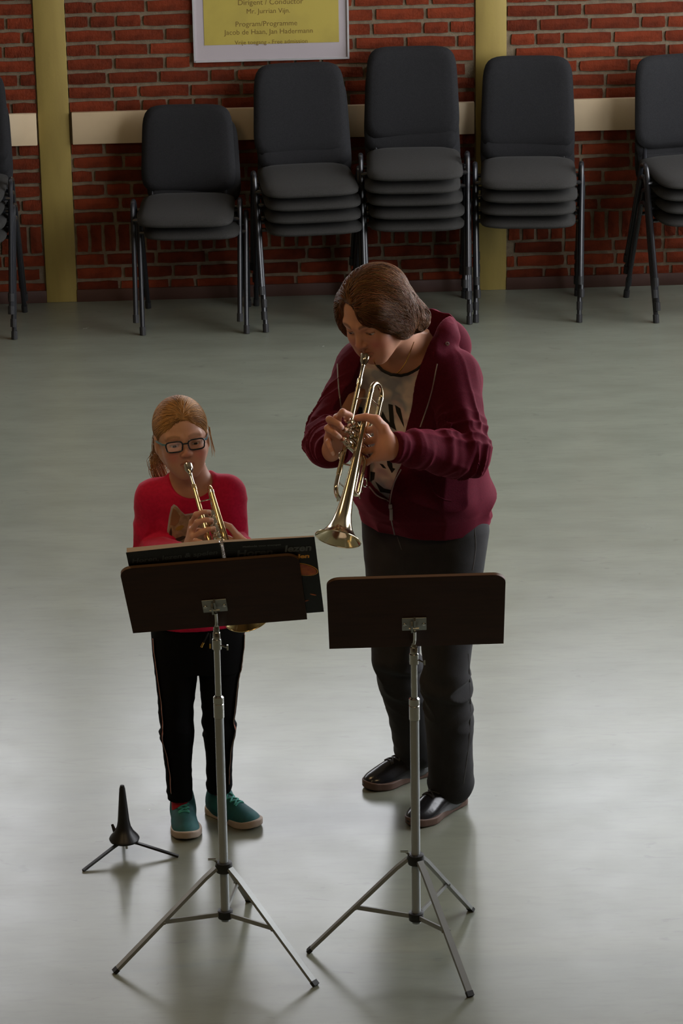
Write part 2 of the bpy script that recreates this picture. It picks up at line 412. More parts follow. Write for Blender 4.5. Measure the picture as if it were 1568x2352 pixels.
def pad(w0, w1, h, th, curve, rc, nx=14, nz=14, puff=0.012):
    """rounded cushion: width w0 (bottom) to w1 (top), height h, in local x,z, thickness along y"""
    bm = bmesh.new(); fr, bk = {}, {}
    for i in range(nx + 1):
        for k in range(nz + 1):
            u, v = -1 + 2 * i / nx, -1 + 2 * k / nz
            # superellipse outline
            e = 6.0; rr = max(abs(u), abs(v)); l = (abs(u) ** e + abs(v) ** e) ** (1 / e) if rr > 0 else 1
            q = rr / l if rr > 0 else 1
            uu, vv = u * (q * rc + (1 - rc)), v * (q * rc + (1 - rc))
            w = (w0 + (w1 - w0) * (vv + 1) / 2) / 2
            x, z = uu * w, vv * h / 2
            edge = max(abs(u), abs(v)); t = (1 - edge ** 6)
            yc = -curve * (1 - uu * uu)
            fr[i, k] = bm.verts.new((x, yc - (th / 2) * (0.25 + 0.75 * t ** 0.5) - puff * (1 - uu ** 2) * (1 - vv ** 2), z))
            bk[i, k] = bm.verts.new((x, yc + (th / 2) * (0.25 + 0.75 * t ** 0.5), z))
    for i in range(nx):
        for k in range(nz):
            bm.faces.new((fr[i, k], fr[i + 1, k], fr[i + 1, k + 1], fr[i, k + 1]))
            bm.faces.new((bk[i, k + 1], bk[i + 1, k + 1], bk[i + 1, k], bk[i, k]))
    loop = [(i, 0) for i in range(nx)] + [(nx, k) for k in range(nz)] + [(i, nz) for i in range(nx, 0, -1)] + [(0, k) for k in range(nz, 0, -1)]
    for a in range(len(loop)):
        b = (a + 1) % len(loop); bm.faces.new((fr[loop[b]], fr[loop[a]], bk[loop[a]], bk[loop[b]]))
    return bm
def make_chair():
    root = empty('stacking_chair')
    bm = pad(0.415, 0.405, 0.45, 0.044, 0.0, 1.0, puff=0.006)
    bmesh.ops.rotate(bm, cent=(0, 0, 0), matrix=Matrix.Rotation(math.radians(-87), 3, 'X'), verts=bm.verts)
    bmesh.ops.translate(bm, vec=(0, -0.045, 0.453), verts=bm.verts)
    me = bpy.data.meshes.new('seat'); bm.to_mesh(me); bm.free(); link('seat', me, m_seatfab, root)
    bm = pad(0.42, 0.385, 0.405, 0.034, -0.022, 1.0)
    bmesh.ops.rotate(bm, cent=(0, 0, 0), matrix=Matrix.Rotation(math.radians(-9), 3, 'X'), verts=bm.verts)
    bmesh.ops.translate(bm, vec=(0, 0.178, 0.715), verts=bm.verts)
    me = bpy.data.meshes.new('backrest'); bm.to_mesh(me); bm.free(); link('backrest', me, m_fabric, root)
    for sx in (-1, 1):
        top = (sx * 0.230, -0.06, 0.492)
        fl = catmull([(sx * 0.224, -0.210, 0.012), (sx * 0.228, -0.118, 0.33), (sx * 0.230, -0.088, 0.455), (sx * 0.230, -0.065, 0.492), (sx * 0.230, -0.035, 0.495)], 5)
        lg = MB().tube(fl, 0.0105, 10).build('leg', m_tube, root)
        MB().tube([(sx * 0.224, -0.211, 0.0), (sx * 0.2245, -0.205, 0.035)], 0.0135, 10).build('foot_cap', m_rubber, lg)
        rl = catmull([(sx * 0.230, -0.036, 0.495), (sx * 0.230, -0.008, 0.482), (sx * 0.228, 0.02, 0.43), (sx * 0.222, 0.210, 0.012)], 5)
        lg = MB().tube(rl, 0.0105, 10).build('leg', m_tube, root)
        MB().tube([(sx * 0.222, 0.211, 0.0), (sx * 0.2225, 0.200, 0.035)], 0.0135, 10).build('foot_cap', m_rubber, lg)
        MB().tube(catmull([(sx * 0.16, 0.02, 0.438), (sx * 0.16, 0.135, 0.440), (sx * 0.16, 0.160, 0.475), (sx * 0.155, 0.172, 0.60)], 5), 0.009, 8).build('back_bracket', m_tube, root)
    MB().tube([(-0.230, -0.098, 0.425), (0.230, -0.098, 0.425)], 0.009, 8).tube([(-0.226, 0.035, 0.425), (0.226, 0.035, 0.425)], 0.009, 8).build('seat_frame', m_tube, root)
    return root
proto = make_chair()
ORD = ['topmost', 'second from the top', 'third from the top', 'fourth from the top', 'lowest']
stacks = [  # centre x, y, yaw deg, count, where, tilt of each level
    (-1.612, 13.60, -1, 4, 'the stack cut off at the left edge'),
    (-0.620, 13.62, 0, 2, 'the shortest two-chair stack'),
    (-0.118, 13.66, 7, 4, 'the stack under the framed poster'),
    (0.341, 13.70, 0, 5, 'the tallest stack behind the adult'),
    (0.837, 13.72, -3, 4, 'the stack before the right mustard post'),
    (1.552, 13.72, 12, 4, 'the stack cut off at the right edge')]
rs = random.Random(3); first = True
for x, y, yaw, n, where in stacks:
    for k in range(n):
        c = proto if first else copy_tree(proto); first = False
        dx = -0.024 * k if n == 2 else rs.uniform(-0.006, 0.006) - 0.002 * k
        c.location = (x + dx, y + rs.uniform(-0.006, 0.006) - 0.004 * k, 0.0570 * k)
        c.rotation_euler = (0, 0, math.radians(yaw + rs.uniform(-1.2, 1.2)))
        t = n - 1 - k
        o = ORD[t] if t < n - 1 else 'lowest'
        if n == 2:
            for ch in c.children:
                if ch.name.startswith('backrest'): ch.scale = (1, 1, 0.94)
        tag(c, 'charcoal stacking chair, %s in %s' % (o, where), 'chair', 'stacked charcoal chairs along the brick wall')

# ------------------------------------------------------------------ music stands
m_pole = mat('grey_painted_tube', (0.36, 0.39, 0.40), rough=0.3, metal=0.35)
m_steel = mat('bright_steel', (0.62, 0.62, 0.60), rough=0.18, metal=1.0)
m_leg = mat('grey_steel_channel', (0.27, 0.28, 0.27), rough=0.4, metal=0.35)
m_black = mat('black_plastic', (0.01, 0.01, 0.011), rough=0.4)
m_desk = mat('brown_plywood', spec=0.12, col=(0.042, 0.015, 0.0065), rough=0.4, noise=(9, (0.032, 0.011, 0.005), 0.4, 0.65, (1, 8, 8)))
m_deskedge = mat('worn_ply_edge', (0.12, 0.06, 0.028), rough=0.6)
m_plate = mat('zinc_plate', (0.30, 0.31, 0.30), rough=0.35, metal=0.8)

def unit(v): v = np.array(v, float); return v / np.linalg.norm(v)
def music_stand(label, feet, pole_y, px_top, px_cap, px_ring, px_head, px_low, px_coll, leg_mid, desk_px, desk_y, plate_px, brace_pts):
    fc = np.mean([at_z(*f, 0)[:2] for f in feet], axis=0)
    base = np.array([fc[0], fc[1], 0.0])
    root = empty('music_stand', base); tag(root, label, 'music stand', 'brown music stands')
    L = lambda p: tuple(np.array(p) - base)
    zz = lambda py, px: at_y(px, py, base[1])[2]
    z_low, z_coll, z_cap0, z_cap1, z_ring, z_head = zz(px_low[1], px_low[0]), zz(px_coll[1], px_coll[0]), zz(px_cap[2], px_cap[0]), zz(px_cap[1], px_cap[0]), zz(px_ring[1], px_ring[0]), zz(px_head[1], px_head[0])
    pole = MB().tube([(0, 0, z_low - .02), (0, 0, z_cap0)], .0118, 16).build('lower_tube', m_pole, root)
    MB().lathe([(.0118, 0), (.0135, .001), (.0135, (z_cap1 - z_cap0) * .62), (.0125, (z_cap1 - z_cap0) * .64), (.0138, (z_cap1 - z_cap0) * .66), (.0138, (z_cap1 - z_cap0) * .93), (.0095, (z_cap1 - z_cap0))], 20,
               Matrix.Translation((0, 0, z_cap0)) @ Matrix.Rotation(math.radians(-90), 4, 'Y')).build('clamp_sleeve', m_steel, root)
    MB().tube([(0, 0, z_cap1 - .01), (0, 0, z_head)], .0082, 14).build('upper_tube', m_steel, root)
    MB().lathe([(.0082, -.016), (.0118, -.015), (.0118, .012), (.0098, .014), (.0098, .030), (.0085, .032)], 18, Matrix.Translation((0, 0, z_ring)) @ Matrix.Rotation(math.radians(-90), 4, 'Y')).build('collar_ring', m_steel, root)
    MB().tube([(0.010, 0, z_ring - .004), (0.024, -.004, z_ring - .010)], [.003, .002], 8).box((0.027, -.004, z_ring - .010), (.004, .005, .014)).build('thumb_screw', m_steel, root)
    # tripod
    MB().lathe([(.0125, -.018), (.021, -.016), (.023, 0), (.021, .010), (.0125, .012)], 18, Matrix.Translation((0, 0, z_coll)) @ Matrix.Rotation(math.radians(-90), 4, 'Y')).build('tripod_collar', m_black, root)
    MB().lathe([(.0125, -.012), (.020, -.011), (.020, .010), (.0125, .012)], 18, Matrix.Translation((0, 0, z_low)) @ Matrix.Rotation(math.radians(-90), 4, 'Y')).build('brace_collar', m_black, root)
    MB().tube([(-.018, -.004, z_coll + .012), (-.026, -.010, z_coll + .022)], .003, 8).box((-.030, -.012, z_coll + .024), (.020, .003, .005)).build('thumb_screw', m_steel, root)
    for f, t in zip(feet, leg_mid):
        p = at_z(*f, 0) - base; d = unit((p[0], p[1], 0)); side = np.cross(d, (0, 0, 1))
        a = d * .021 + np.array([0, 0, z_coll - .003]); b = np.array([p[0], p[1], 0.004])
        k = unit(b - a)
        knee = a + k * .035 + d * .004
        lg = MB().strap([a, knee, b], .017, .009, side).build('leg', m_leg, root, 20)
        MB().strap([b - k * .012, b + k * .002], .0185, .0105, side).build('foot_cap', m_rubber, lg, 20)
        j = a + (b - a) * t
        c = d * .018 + np.array([0, 0, z_low])
        MB().strap([c, j], .012, .005, (0, 0, 1)).tube([j - side * .012, j + side * .012], .0035, 8).build('brace', m_leg, root, 20)
    # desk board with rounded top corners, leaning towards the camera at its top
    (bl, br, tl, tr) = desk_px; yb, yt, dyaw = desk_y
    BL, BR, TL, TR = at_y(*bl, yb - dyaw), at_y(*br, yb + dyaw), at_y(*tl, yt - dyaw), at_y(*tr, yt + dyaw)
    ex = unit((BR - BL) + (TR - TL)); up = (TL + TR - BL - BR) / 2; wid = (np.linalg.norm(BR - BL) + np.linalg.norm(TR - TL)) / 2
    hgt = np.linalg.norm(up - ex * np.dot(up, ex)); ez = unit(up - ex * np.dot(up, ex)); ey = np.cross(ez, ex)   # ey points away from the camera
    c = (BL + BR + TL + TR) / 4
    mt = Matrix(((ex[0], ey[0], ez[0], c[0] - base[0]), (ex[1], ey[1], ez[1], c[1] - base[1]), (ex[2], ey[2], ez[2], c[2] - base[2]), (0, 0, 0, 1)))
    w2, h2, r = wid / 2, hgt / 2, .032
    poly = [(-w2, -h2), (w2, -h2)] + [(w2 - r + r * math.cos(a), h2 - r + r * math.sin(a)) for a in np.linspace(0, math.pi / 2, 8)] + [(-w2 + r + r * math.cos(a), h2 - r + r * math.sin(a)) for a in np.linspace(math.pi / 2, math.pi, 8)]
    dk = MB().prism(poly, .009, mt).build('desk_board', m_desk, root)
    MB().prism([(x * (1 - .0008), z) for x, z in poly[2:-0 or None] if z > 0] + [(-w2 * .999, 0.02), (-w2 * .999 + .001, .02)][:0], .0074, mt @ Matrix.Translation((0, 0, .0006))).build('board_edge', m_deskedge, dk)
    MB().box((0, 0, 0), (wid, .045, .008)).build('ledge', m_desk, dk).matrix_basis = mt @ Matrix.Translation((0, .026, -h2 + .004))
    # fixing plate, hinge and bent rod
    mid = (BL + BR) / 2
    n0 = at_y(*plate_px, yb)                                             # plate centre on the board plane
    dray = n0 - np.array([0, 0, CAM_H]); o0 = np.array([0, 0, CAM_H]); tt = np.dot(c - ey * .006 - o0, ey) / np.dot(dray, ey); pc = o0 + dray * tt
    loc = Matrix(mt).inverted() @ Vector(L(pc))
    pm = mt @ Matrix.Translation((loc.x, -.0062, loc.z))
    pl = MB().box((0, 0, 0), (.062, .0025, .055), None, .0012).build('fixing_plate', m_plate, root); pl.matrix_basis = pm
    for sx in (-.024, .024):
        MB().lathe([(.0055, 0), (.0048, .0025), (.0001, .003)], 12, Matrix.Translation((sx, -.0012, 0)) @ Matrix.Rotation(math.radians(-90), 4, 'Z')).build('screw', m_steel, pl)
    MB().box((0.001, -.005, .003), (.005, .012, .052)).box((-.006, -.008, -.002), (.005, .016, .030)).tube([(-.014, -.010, -.006), (.012, -.010, -.006)], .0035, 8).build('hinge', m_plate, pl)
    hinge_l = pm @ Vector((0.001, -.010, -.018))
    MB().tube(catmull([tuple(hinge_l), tuple((hinge_l + Vector((0, 0, z_head))) / 2 + Vector((.001, -.004, .0))), (0, 0, z_head + .004), (0, 0, z_head - .02)], 6), .0048, 10).build('tilt_rod', m_steel, root)
    MB().lathe([(.0001, .012), (.006, .010), (.0082, 0), (.0082, -.012)], 14, Matrix.Translation((0, 0, z_head)) @ Matrix.Rotation(math.radians(-90), 4, 'Y')).build('tube_head', m_steel, root)
    return root, base, mt, wid, hgt, (ex, ey, ez, c)

standL = music_stand('music stand with tilted brown board carrying the open black music book', ((263, 2235), (725, 2265), (572, 2070)), 0,
    (495, 1450), (499, 1597, 1648), (494, 1478), (492, 1443), (514, 2098), (510, 1988), (.52, .52, .52),
    ((302, 1453), (700, 1418), (277, 1303), (690, 1273)), (7.665, 7.495, 0.0), (493, 1391), None)
standR = music_stand('empty music stand with level brown board in front of the woman', ((708, 2188), (1080, 2290), (1082, 2092)), 0,
    (950, 1490), (951, 1601, 1653), (950, 1512), (950, 1484), (955, 2103), (952, 1970), (.52, .52, .52),
    ((757, 1486), (1155, 1476), (748, 1331), (1162, 1316)), (7.655, 7.485, 0.0), (951, 1433), None)

# open music book on the left stand, seen from its covers
m_cover = mat('black_glossy_cover', (0.004, 0.0045, 0.005), rough=0.35, spec=0.25)
m_pages = mat('cream_page_edges', (0.52, 0.43, 0.38), rough=0.8)
m_print = mat('grey_cover_print', (0.03, 0.032, 0.034), rough=0.4)
m_printw = mat('pale_cover_print', (0.11, 0.12, 0.12), rough=0.5)
m_orange = mat('orange_cover_print', (0.75, 0.17, 0.015), rough=0.4, noise=(30, (0.45, 0.06, 0.01), 0.4, 0.65))
m_orange2 = mat('amber_cover_print', (0.95, 0.42, 0.03), rough=0.4)
_, sbase, smt, swid, shgt, (ex, ey, ez, sc_) = standL
def desk_xy(px, py, off=0.006):
    d = at_y(px, py, 7.6) - np.array([0, 0, CAM_H]); o = np.array([0, 0, CAM_H])
    t = np.dot(sc_ + ey * off - o, ey) / np.dot(d, ey); p = o + d * t - sc_
    return np.dot(p, ex), np.dot(p, ez)
book = empty('music_book')
bk_m = Matrix.Translation(Vector(sbase)) @ smt
book.matrix_basis = bk_m
tag(book, 'open black music method book with spiral binding lying on the left stand', 'book')
sx_, sz_ = desk_xy(509, 1247); lx, lz = desk_xy(291, 1270); rx, rz = desk_xy(722, 1234); r2x, r2z = desk_xy(738, 1406)
zb = r2z
def page_block(nm, x0, x1, zt0, zt1, th0, th1, y0, mtl, out=0.0):
    mb = MB(); poly = [(x0, zb - (0.0 if nm else 0)), (x1, zb), (x1, zt1), (x0, zt0)]
    vs = []
    for (x, z), th in zip(poly, (th0, th1, th1, th0)):
        vs.append((mb.bm.verts.new((x, y0, z)), mb.bm.verts.new((x, y0 + th, z))))
    a = [v[0] for v in vs]; b = [v[1] for v in vs]
    mb.bm.faces.new(a); mb.bm.faces.new(b[::-1])
    for i in range(4): mb.bm.faces.new((a[i], b[i], b[(i + 1) % 4], a[(i + 1) % 4]))
    return mb.build(nm, mtl, book)
Y0 = 0.0065
page_block('left_pages', lx, sx_ - .004, lz, sz_ - .001, .013, .011, Y0 + .0012, m_pages)
page_block('right_pages', sx_ + .004, rx - .001, sz_ - .001, rz - .001, .007, .0045, Y0 + .0012, m_pages)
cl = page_block('left_cover', lx - .002, sx_ - .003, lz, sz_, .0011, .0011, Y0, m_cover)
cr = page_block('right_cover', sx_ + .003, rx, sz_, rz, .0011, .0011, Y0, m_cover)
def book_text(txt, px, py, size, m_, par, ang=0.0, shear=0.0, bold=0.0, sx=1.0):
    x, z = desk_xy(px, py); o = link('lettering', text_mesh(txt, size, shear, .0001, bold), m_, par, smooth=False)
    o.matrix_basis = Matrix.Translation((x, Y0 - .0005, z)) @ Matrix.Rotation(ang, 4, 'Y') @ Matrix.Rotation(math.radians(90), 4, 'X') @ Matrix.Diagonal((sx, 1, 1, 1))
    return o
angL = -math.atan2(sz_ - lz, sx_ - lx); angR = -math.atan2(rz - sz_, rx - sx_)
book_text('Horen, lezen & spelen', 401, 1283, .0265, m_print, cl, angL, .25, .0006, 0.90)
book_text('Methode voor trompet', 601, 1255, .0105, m_printw, cr, angR, 0, .0002, 0.95)
book_text('Horen,', 588, 1276, .040, m_print, cr, angR, .15, .0012, 0.85)
book_text('lezen', 684, 1266, .040, m_printw, cr, angR, .15, .0012, 0.80)
book_text('& spelen', 672, 1283, .024, m_orange2, cr, angR, .1, .0010)
def disc_print(px, py, a, b, rot, m_, y, nm='cover_picture'):
    x, z = desk_xy(px, py); mb = MB()
    pts = [(x + a * math.cos(t) * math.cos(rot) - b * math.sin(t) * math.sin(rot), z + a * math.cos(t) * math.sin(rot) + b * math.sin(t) * math.cos(rot)) for t in np.linspace(0, 2 * math.pi, 40)[:-1]]
    mb.prism(pts, .0002, Matrix.Translation((0, y, 0))); return mb.build(nm, m_, cr)
disc_print(694, 1308, .043, .025, -.55, m_orange2, Y0 - .0003)
disc_print(694, 1308, .0405, .0225, -.55, m_cover, Y0 - .0005)
disc_print(694, 1308, .039, .021, -.55, m_orange, Y0 - .0007)
disc_print(719, 1366, .009, .0025, -.5, m_orange, Y0 - .0003)
disc_print(704, 1380, .006, .0025, .4, m_orange, Y0 - .0003)
hel = MB(); pts = []
n = 60
for i in range(n * 10 + 1):
    a = 2 * math.pi * i / 10; pts.append((sx_ + .0065 * math.cos(a), Y0 + .004 + .0065 * math.sin(a), sz_ + .004 - (sz_ - zb) * i / (n * 10)))
hel.tube(pts, .0009, 5).build('spiral_binding', m_steel, book)

# ------------------------------------------------------------------ black trumpet peg stand on the floor
ts_c = at_z(287, 1962, 0)
peg = empty('trumpet_stand', ts_c); tag(peg, 'small black tripod peg for resting a trumpet, on the floor by the teal shoes', 'trumpet stand')
zt = at_y(281, 1806, ts_c[1])[2]; zf = at_y(284, 1925, ts_c[1])[2]
up_ = lambda z: Matrix.Translation((0, 0, z)) @ Matrix.Rotation(math.radians(-90), 4, 'Y')
MB().lathe([(.0001, zt - zf + .001), (.006, zt - zf), (.0082, zt - zf - .006), (.0095, zt - zf - .02), (.0165, .055), (.020, .036), (.028, .020), (.040, .006), (.043, 0), (.041, -.006), (.012, -.012), (.0001, -.012)], 28, up_(zf)).build('cone', m_black, peg)
MB().lathe([(.0001, .004), (.0055, .003), (.0065, 0), (.0065, -.004)], 16, up_(zt)).build('tip', m_rubber, peg)
for f in ((191, 2002), (410, 1969)):
    b = at_z(*f, 0) - ts_c; d = unit((b[0], b[1], 0))
    MB().strap([d * .012 + (0, 0, zf - .008), d * .04 + (0, 0, zf - .014), b + (0, 0, .003)], .009, .006, np.cross(d, (0, 0, 1))).build('leg', m_black, peg, 20)
d = unit((-.10, .9, 0)); MB().strap([d * .012 + (0, 0, zf - .008), d * .13 + (0, 0, .003)], .009, .006, np.cross(d, (0, 0, 1))).build('leg', m_black, peg, 20)
MB().tube([(-.026, .01, zf + .014), (-.034, .016, zf + .036)], [.006, .0035], 8).build('release_lever', m_black, peg)
MB().tube([(.004, -.004, zf - .01), (.006, -.006, zf - .03)], .004, 8).build('spigot', m_steel, peg)

# ------------------------------------------------------------------ distance-field modelling for bodies, hair and clothes
F32 = np.float32
def arr(p): return np.asarray(p, dtype=F32)
def seg(P, a, b, ra, rb):
    a, b = arr(a), arr(b); ab = b - a; h = np.clip(((P - a) @ ab) / max(float(ab @ ab), 1e-12), 0, 1)
    return np.linalg.norm(P - a - h[:, None] * ab, axis=1) - (ra + (rb - ra) * h)
def chain(P, pts, rads):
    d = None
    for i in range(len(pts) - 1):
        q = seg(P, pts[i], pts[i + 1], rads[i], rads[i + 1]); d = q if d is None else np.minimum(d, q)
    return d
def ell(P, c, r):
    q = P - arr(c); r = arr(r); k0 = np.linalg.norm(q / r, axis=1); k1 = np.linalg.norm(q / (r * r), axis=1)
    return k0 * (k0 - 1) / np.maximum(k1, 1e-6)
def smin(a, b, k):
    h = np.maximum(k - np.abs(a - b), 0) / k; return np.minimum(a, b) - h * h * k * 0.25
def smax(a, b, k): return -smin(-a, -b, k)
def vnoise(Q):
    i = np.floor(Q).astype(np.int64); f = (Q - i).astype(F32); f = f * f * (3 - 2 * f)
    def hsh(a, b, c):
        n = (a * 73856093) ^ (b * 19349663) ^ (c * 83492791); n = (n ^ (n >> 13)) * 1274126177; n = n ^ (n >> 16)
        return ((n & 0xffff).astype(F32)) / 65535.0
    x, y, z = i[:, 0], i[:, 1], i[:, 2]; fx, fy, fz = f[:, 0], f[:, 1], f[:, 2]
    l = lambda a, b, t: a + (b - a) * t
    c00 = l(hsh(x, y, z), hsh(x + 1, y, z), fx); c10 = l(hsh(x, y + 1, z), hsh(x + 1, y + 1, z), fx)
    c01 = l(hsh(x, y, z + 1), hsh(x + 1, y, z + 1), fx); c11 = l(hsh(x, y + 1, z + 1), hsh(x + 1, y + 1, z + 1), fx)
    return l(l(c00, c10, fy), l(c01, c11, fy), fz)
def ridge(Q): return 1 - np.abs(2 * vnoise(Q) - 1)
def smooth01(a, b, x): t = np.clip((x - a) / (b - a), 0, 1); return t * t * (3 - 2 * t)

def loft(P, zs, cx, cy, hw, hd, side, e=2.3):
    """elliptical sections along z; side = unit vector of the half width hw"""
    z = P[:, 2]; I = lambda v: np.interp(z, zs, v).astype(F32)
    dx, dy = P[:, 0] - I(cx), P[:, 1] - I(cy); s = dx * side[0] + dy * side[1]; t = -dx * side[1] + dy * side[0]
    a, b = I(hw), I(hd)
    q = (np.abs(s / a) ** e + np.abs(t / b) ** e) ** (1 / e)
    d = (q - 1) * np.minimum(a, b) * 1.05
    return np.maximum(d, np.maximum(zs[0] - z, z - zs[-1]))

def grad(f, P, e=0.0012):
    g = np.stack([f(P + arr(v)) - f(P - arr(v)) for v in ((e, 0, 0), (0, e, 0), (0, 0, e))], 1)
    return g / np.maximum(np.linalg.norm(g, axis=1, keepdims=True), 1e-9)

def mesh_sdf(f, lo, hi, h, refine=True, safety=1.8):
    lo, hi = np.array(lo, float), np.array(hi, float); S = 4
    n = [int(math.ceil((hi[i] - lo[i]) / h / S)) * S + 1 for i in range(3)]
    cn = [(k - 1) // S + 1 for k in n]
    ax = [lo[i] + np.arange(n[i]) * h for i in range(3)]
    cg = np.stack(np.meshgrid(*[a[::S] for a in ax], indexing='ij'), -1).reshape(-1, 3).astype(F32)
    cd = f(cg).reshape(cn)
    idx = [np.minimum((np.arange(k) + S // 2) // S, c - 1) for k, c in zip(n, cn)]
    V = cd[np.ix_(*idx)].astype(F32)
    act = np.abs(V) < h * S * safety
    ii = np.nonzero(act)
    pts = np.stack([ax[0][ii[0]], ax[1][ii[1]], ax[2][ii[2]]], 1).astype(F32)
    V[ii] = f(pts)
    V[V == 0] = 1e-7
    ins = V < 0
    c = None
    for dx in (0, 1):
        for dy in (0, 1):
            for dz in (0, 1):
                q = ins[dx:n[0] - 1 + dx, dy:n[1] - 1 + dy, dz:n[2] - 1 + dz].astype(np.int8); c = q if c is None else c + q
    cell = np.nonzero((c > 0) & (c < 8)); N = len(cell[0])
    ids = -np.ones((n[0] - 1, n[1] - 1, n[2] - 1), np.int32); ids[cell] = np.arange(N)
    cor = {}
    for dx in (0, 1):
        for dy in (0, 1):
            for dz in (0, 1): cor[dx, dy, dz] = V[cell[0] + dx, cell[1] + dy, cell[2] + dz]
    acc = np.zeros((N, 3)); cnt = np.zeros(N)
    ks = list(cor)
    for a in ks:
        for k in range(3):
            if a[k]: continue
            b = list(a); b[k] = 1; b = tuple(b); va, vb = cor[a], cor[b]; m = (va < 0) != (vb < 0)
            t = np.where(m, va / np.where(m, va - vb, 1), 0); p = np.array(a, float)[None].repeat(N, 0); p[:, k] += t
            acc += p * m[:, None]; cnt += m
    P = np.stack(cell, 1) + acc / np.maximum(cnt, 1)[:, None]; P = lo + P * h
    quads = []
    for k in range(3):
        sl0 = [slice(1, n[i] - 1) for i in range(3)]; sl1 = list(sl0); sl0[k] = slice(0, n[k] - 1); sl1[k] = slice(1, n[k])
        A, B = ins[tuple(sl0)], ins[tuple(sl1)]; w = np.nonzero(A != B)
        if len(w[0]) == 0: continue
        g = [w[i] + (0 if i == k else 1) for i in range(3)]; fl = A[w]
        u, v = [(1, 2), (2, 0), (0, 1)][k]
        def cid(du, dv):
            q = [g[0].copy(), g[1].copy(), g[2].copy()]; q[u] -= du; q[v] -= dv; return ids[q[0], q[1], q[2]]
        q = np.stack([cid(1, 1), cid(0, 1), cid(0, 0), cid(1, 0)], 1)
        q[~fl] = q[~fl][:, ::-1]; quads.append(q)
    Q = np.concatenate(quads) if quads else np.zeros((0, 4), int)
    Q = Q[(Q >= 0).all(1)]
    P = P.astype(F32)
    if refine and N:
        gN = grad(f, P); d = f(P); P = P - gN * np.clip(d, -h * .6, h * .6)[:, None]
    return P, Q

def join_arrays(parts):
    vs, qs, o = [], [], 0
    for P, Q in parts: vs.append(P); qs.append(Q + o); o += len(P)
    return np.concatenate(vs), np.concatenate(qs)

def mesh_from(name, P, Q, col=None):
    me = bpy.data.meshes.new(name); k = Q.shape[1]
    me.vertices.add(len(P)); me.vertices.foreach_set('co', np.ascontiguousarray(P, dtype=F32).ravel())
    me.loops.add(Q.size); me.loops.foreach_set('vertex_index', np.ascontiguousarray(Q, dtype=np.int32).ravel())
    me.polygons.add(len(Q)); me.polygons.foreach_set('loop_start', np.arange(0, Q.size, k, dtype=np.int32)); me.polygons.foreach_set('loop_total', np.full(len(Q), k, np.int32))
    me.update(calc_edges=True); me.validate()
    if col is not None and len(me.vertices) == len(P):
        a = me.attributes.new('Col', 'FLOAT_COLOR', 'POINT'); c4 = np.ones((len(P), 4), F32); c4[:, :3] = col; a.data.foreach_set('color', c4.ravel())
    return me
def part_from(name, P, Q, m, root, col=None):
    base = np.array(root['_o']); return link(name, mesh_from(name, P - base.astype(F32), Q, col), m, root)

def hit(f, px, py, y0=7.6, y1=9.2, off=0.0):
    """first point of surface f on the sight line of a photo pixel"""
    o = np.array([0, 0, CAM_H]); d = at_y(px, py, 1.0) - o; Y = np.linspace(y0, y1, 1600); P = (o + Y[:, None] * d).astype(F32)
    v = f(P) - off; k = np.nonzero(v < 0)[0]
    return P[k[0]].astype(float) if len(k) else None
def ring(f, c, e1, e2, n=48, off=0.0, rmax=0.4, a0=0.0, a1=2 * math.pi):
    """curve where surface f meets the plane through c spanned by e1,e2"""
    c = np.array(c, float); e1, e2 = unit(e1), unit(e2); out = []
    r = np.linspace(0.0, rmax, 800)
    for a in np.linspace(a0, a1, n, endpoint=abs(a1 - a0) < 6.2):
        d = e1 * math.cos(a) + e2 * math.sin(a); v = f((c + r[:, None] * d).astype(F32)) - off
        k = np.nonzero(v > 0)[0]; out.append(c + d * (r[k[0]] if len(k) else rmax))
    return out
def press(f, p, d, off=0.0, span=0.5):
    """push point p along direction d onto surface f"""
    t = np.linspace(0, span, 900); v = f((np.array(p) + t[:, None] * np.array(d)).astype(F32)) - off; k = np.nonzero(v < 0)[0]
    return np.array(p) + np.array(d) * (t[k[0]] if len(k) else span)

def strand_mesh(paths, r0, r1, cols=None):
    """paths: (N,K,3) hair strands -> three-sided tubes"""
    N, K, _ = paths.shape
    T = np.gradient(paths, axis=1); T /= np.maximum(np.linalg.norm(T, axis=2, keepdims=True), 1e-9)
    a = np.where(np.abs(T[:, :, 2:3]) < .9, np.array([0, 0, 1.0]), np.array([1.0, 0, 0])); U = np.cross(T, a); U /= np.maximum(np.linalg.norm(U, axis=2, keepdims=True), 1e-9); Wv = np.cross(T, U)
    rad = np.linspace(r0, r1, K)[None, :, None]
    V = np.stack([paths + rad * (U * math.cos(2 * math.pi * j / 3) + Wv * math.sin(2 * math.pi * j / 3)) for j in range(3)], 2)   # N,K,3,3
    P = V.reshape(-1, 3); base = (np.arange(N) * K * 3)[:, None, None]; k = np.arange(K - 1)[None, :, None] * 3; j = np.arange(3)[None, None, :]
    a_ = base + k + j; b_ = base + k + (j + 1) % 3; Q = np.stack([a_, b_, b_ + 3, a_ + 3], -1).reshape(-1, 4)
    C = None
    if cols is not None: C = np.repeat(cols, K * 3, axis=0)
    return P.astype(F32), Q, C
def comb(f, roots, dirf, steps, step, off0, off1, rng, wav=0.0):
    P = np.array(roots, F32); out = [P.copy()]; ph = rng.uniform(0, 6.28, len(P)); fr = rng.uniform(.6, 1.4, len(P))
    for s in range(steps):
        G = grad(f, P); D = dirf(P); D = D - (D * G).sum(1, keepdims=True) * G; D /= np.maximum(np.linalg.norm(D, axis=1, keepdims=True), 1e-6)
        B = np.cross(G, D); D = D + B * (wav * np.sin(ph + s * .55 * fr))[:, None]
        P = P + D * step; off = off0 + (off1 - off0) * (s + 1) / steps
        P = P - G * np.clip(f(P) - off, -.01, .01)[:, None]; out.append(P.copy())
    return np.stack(out, 1)

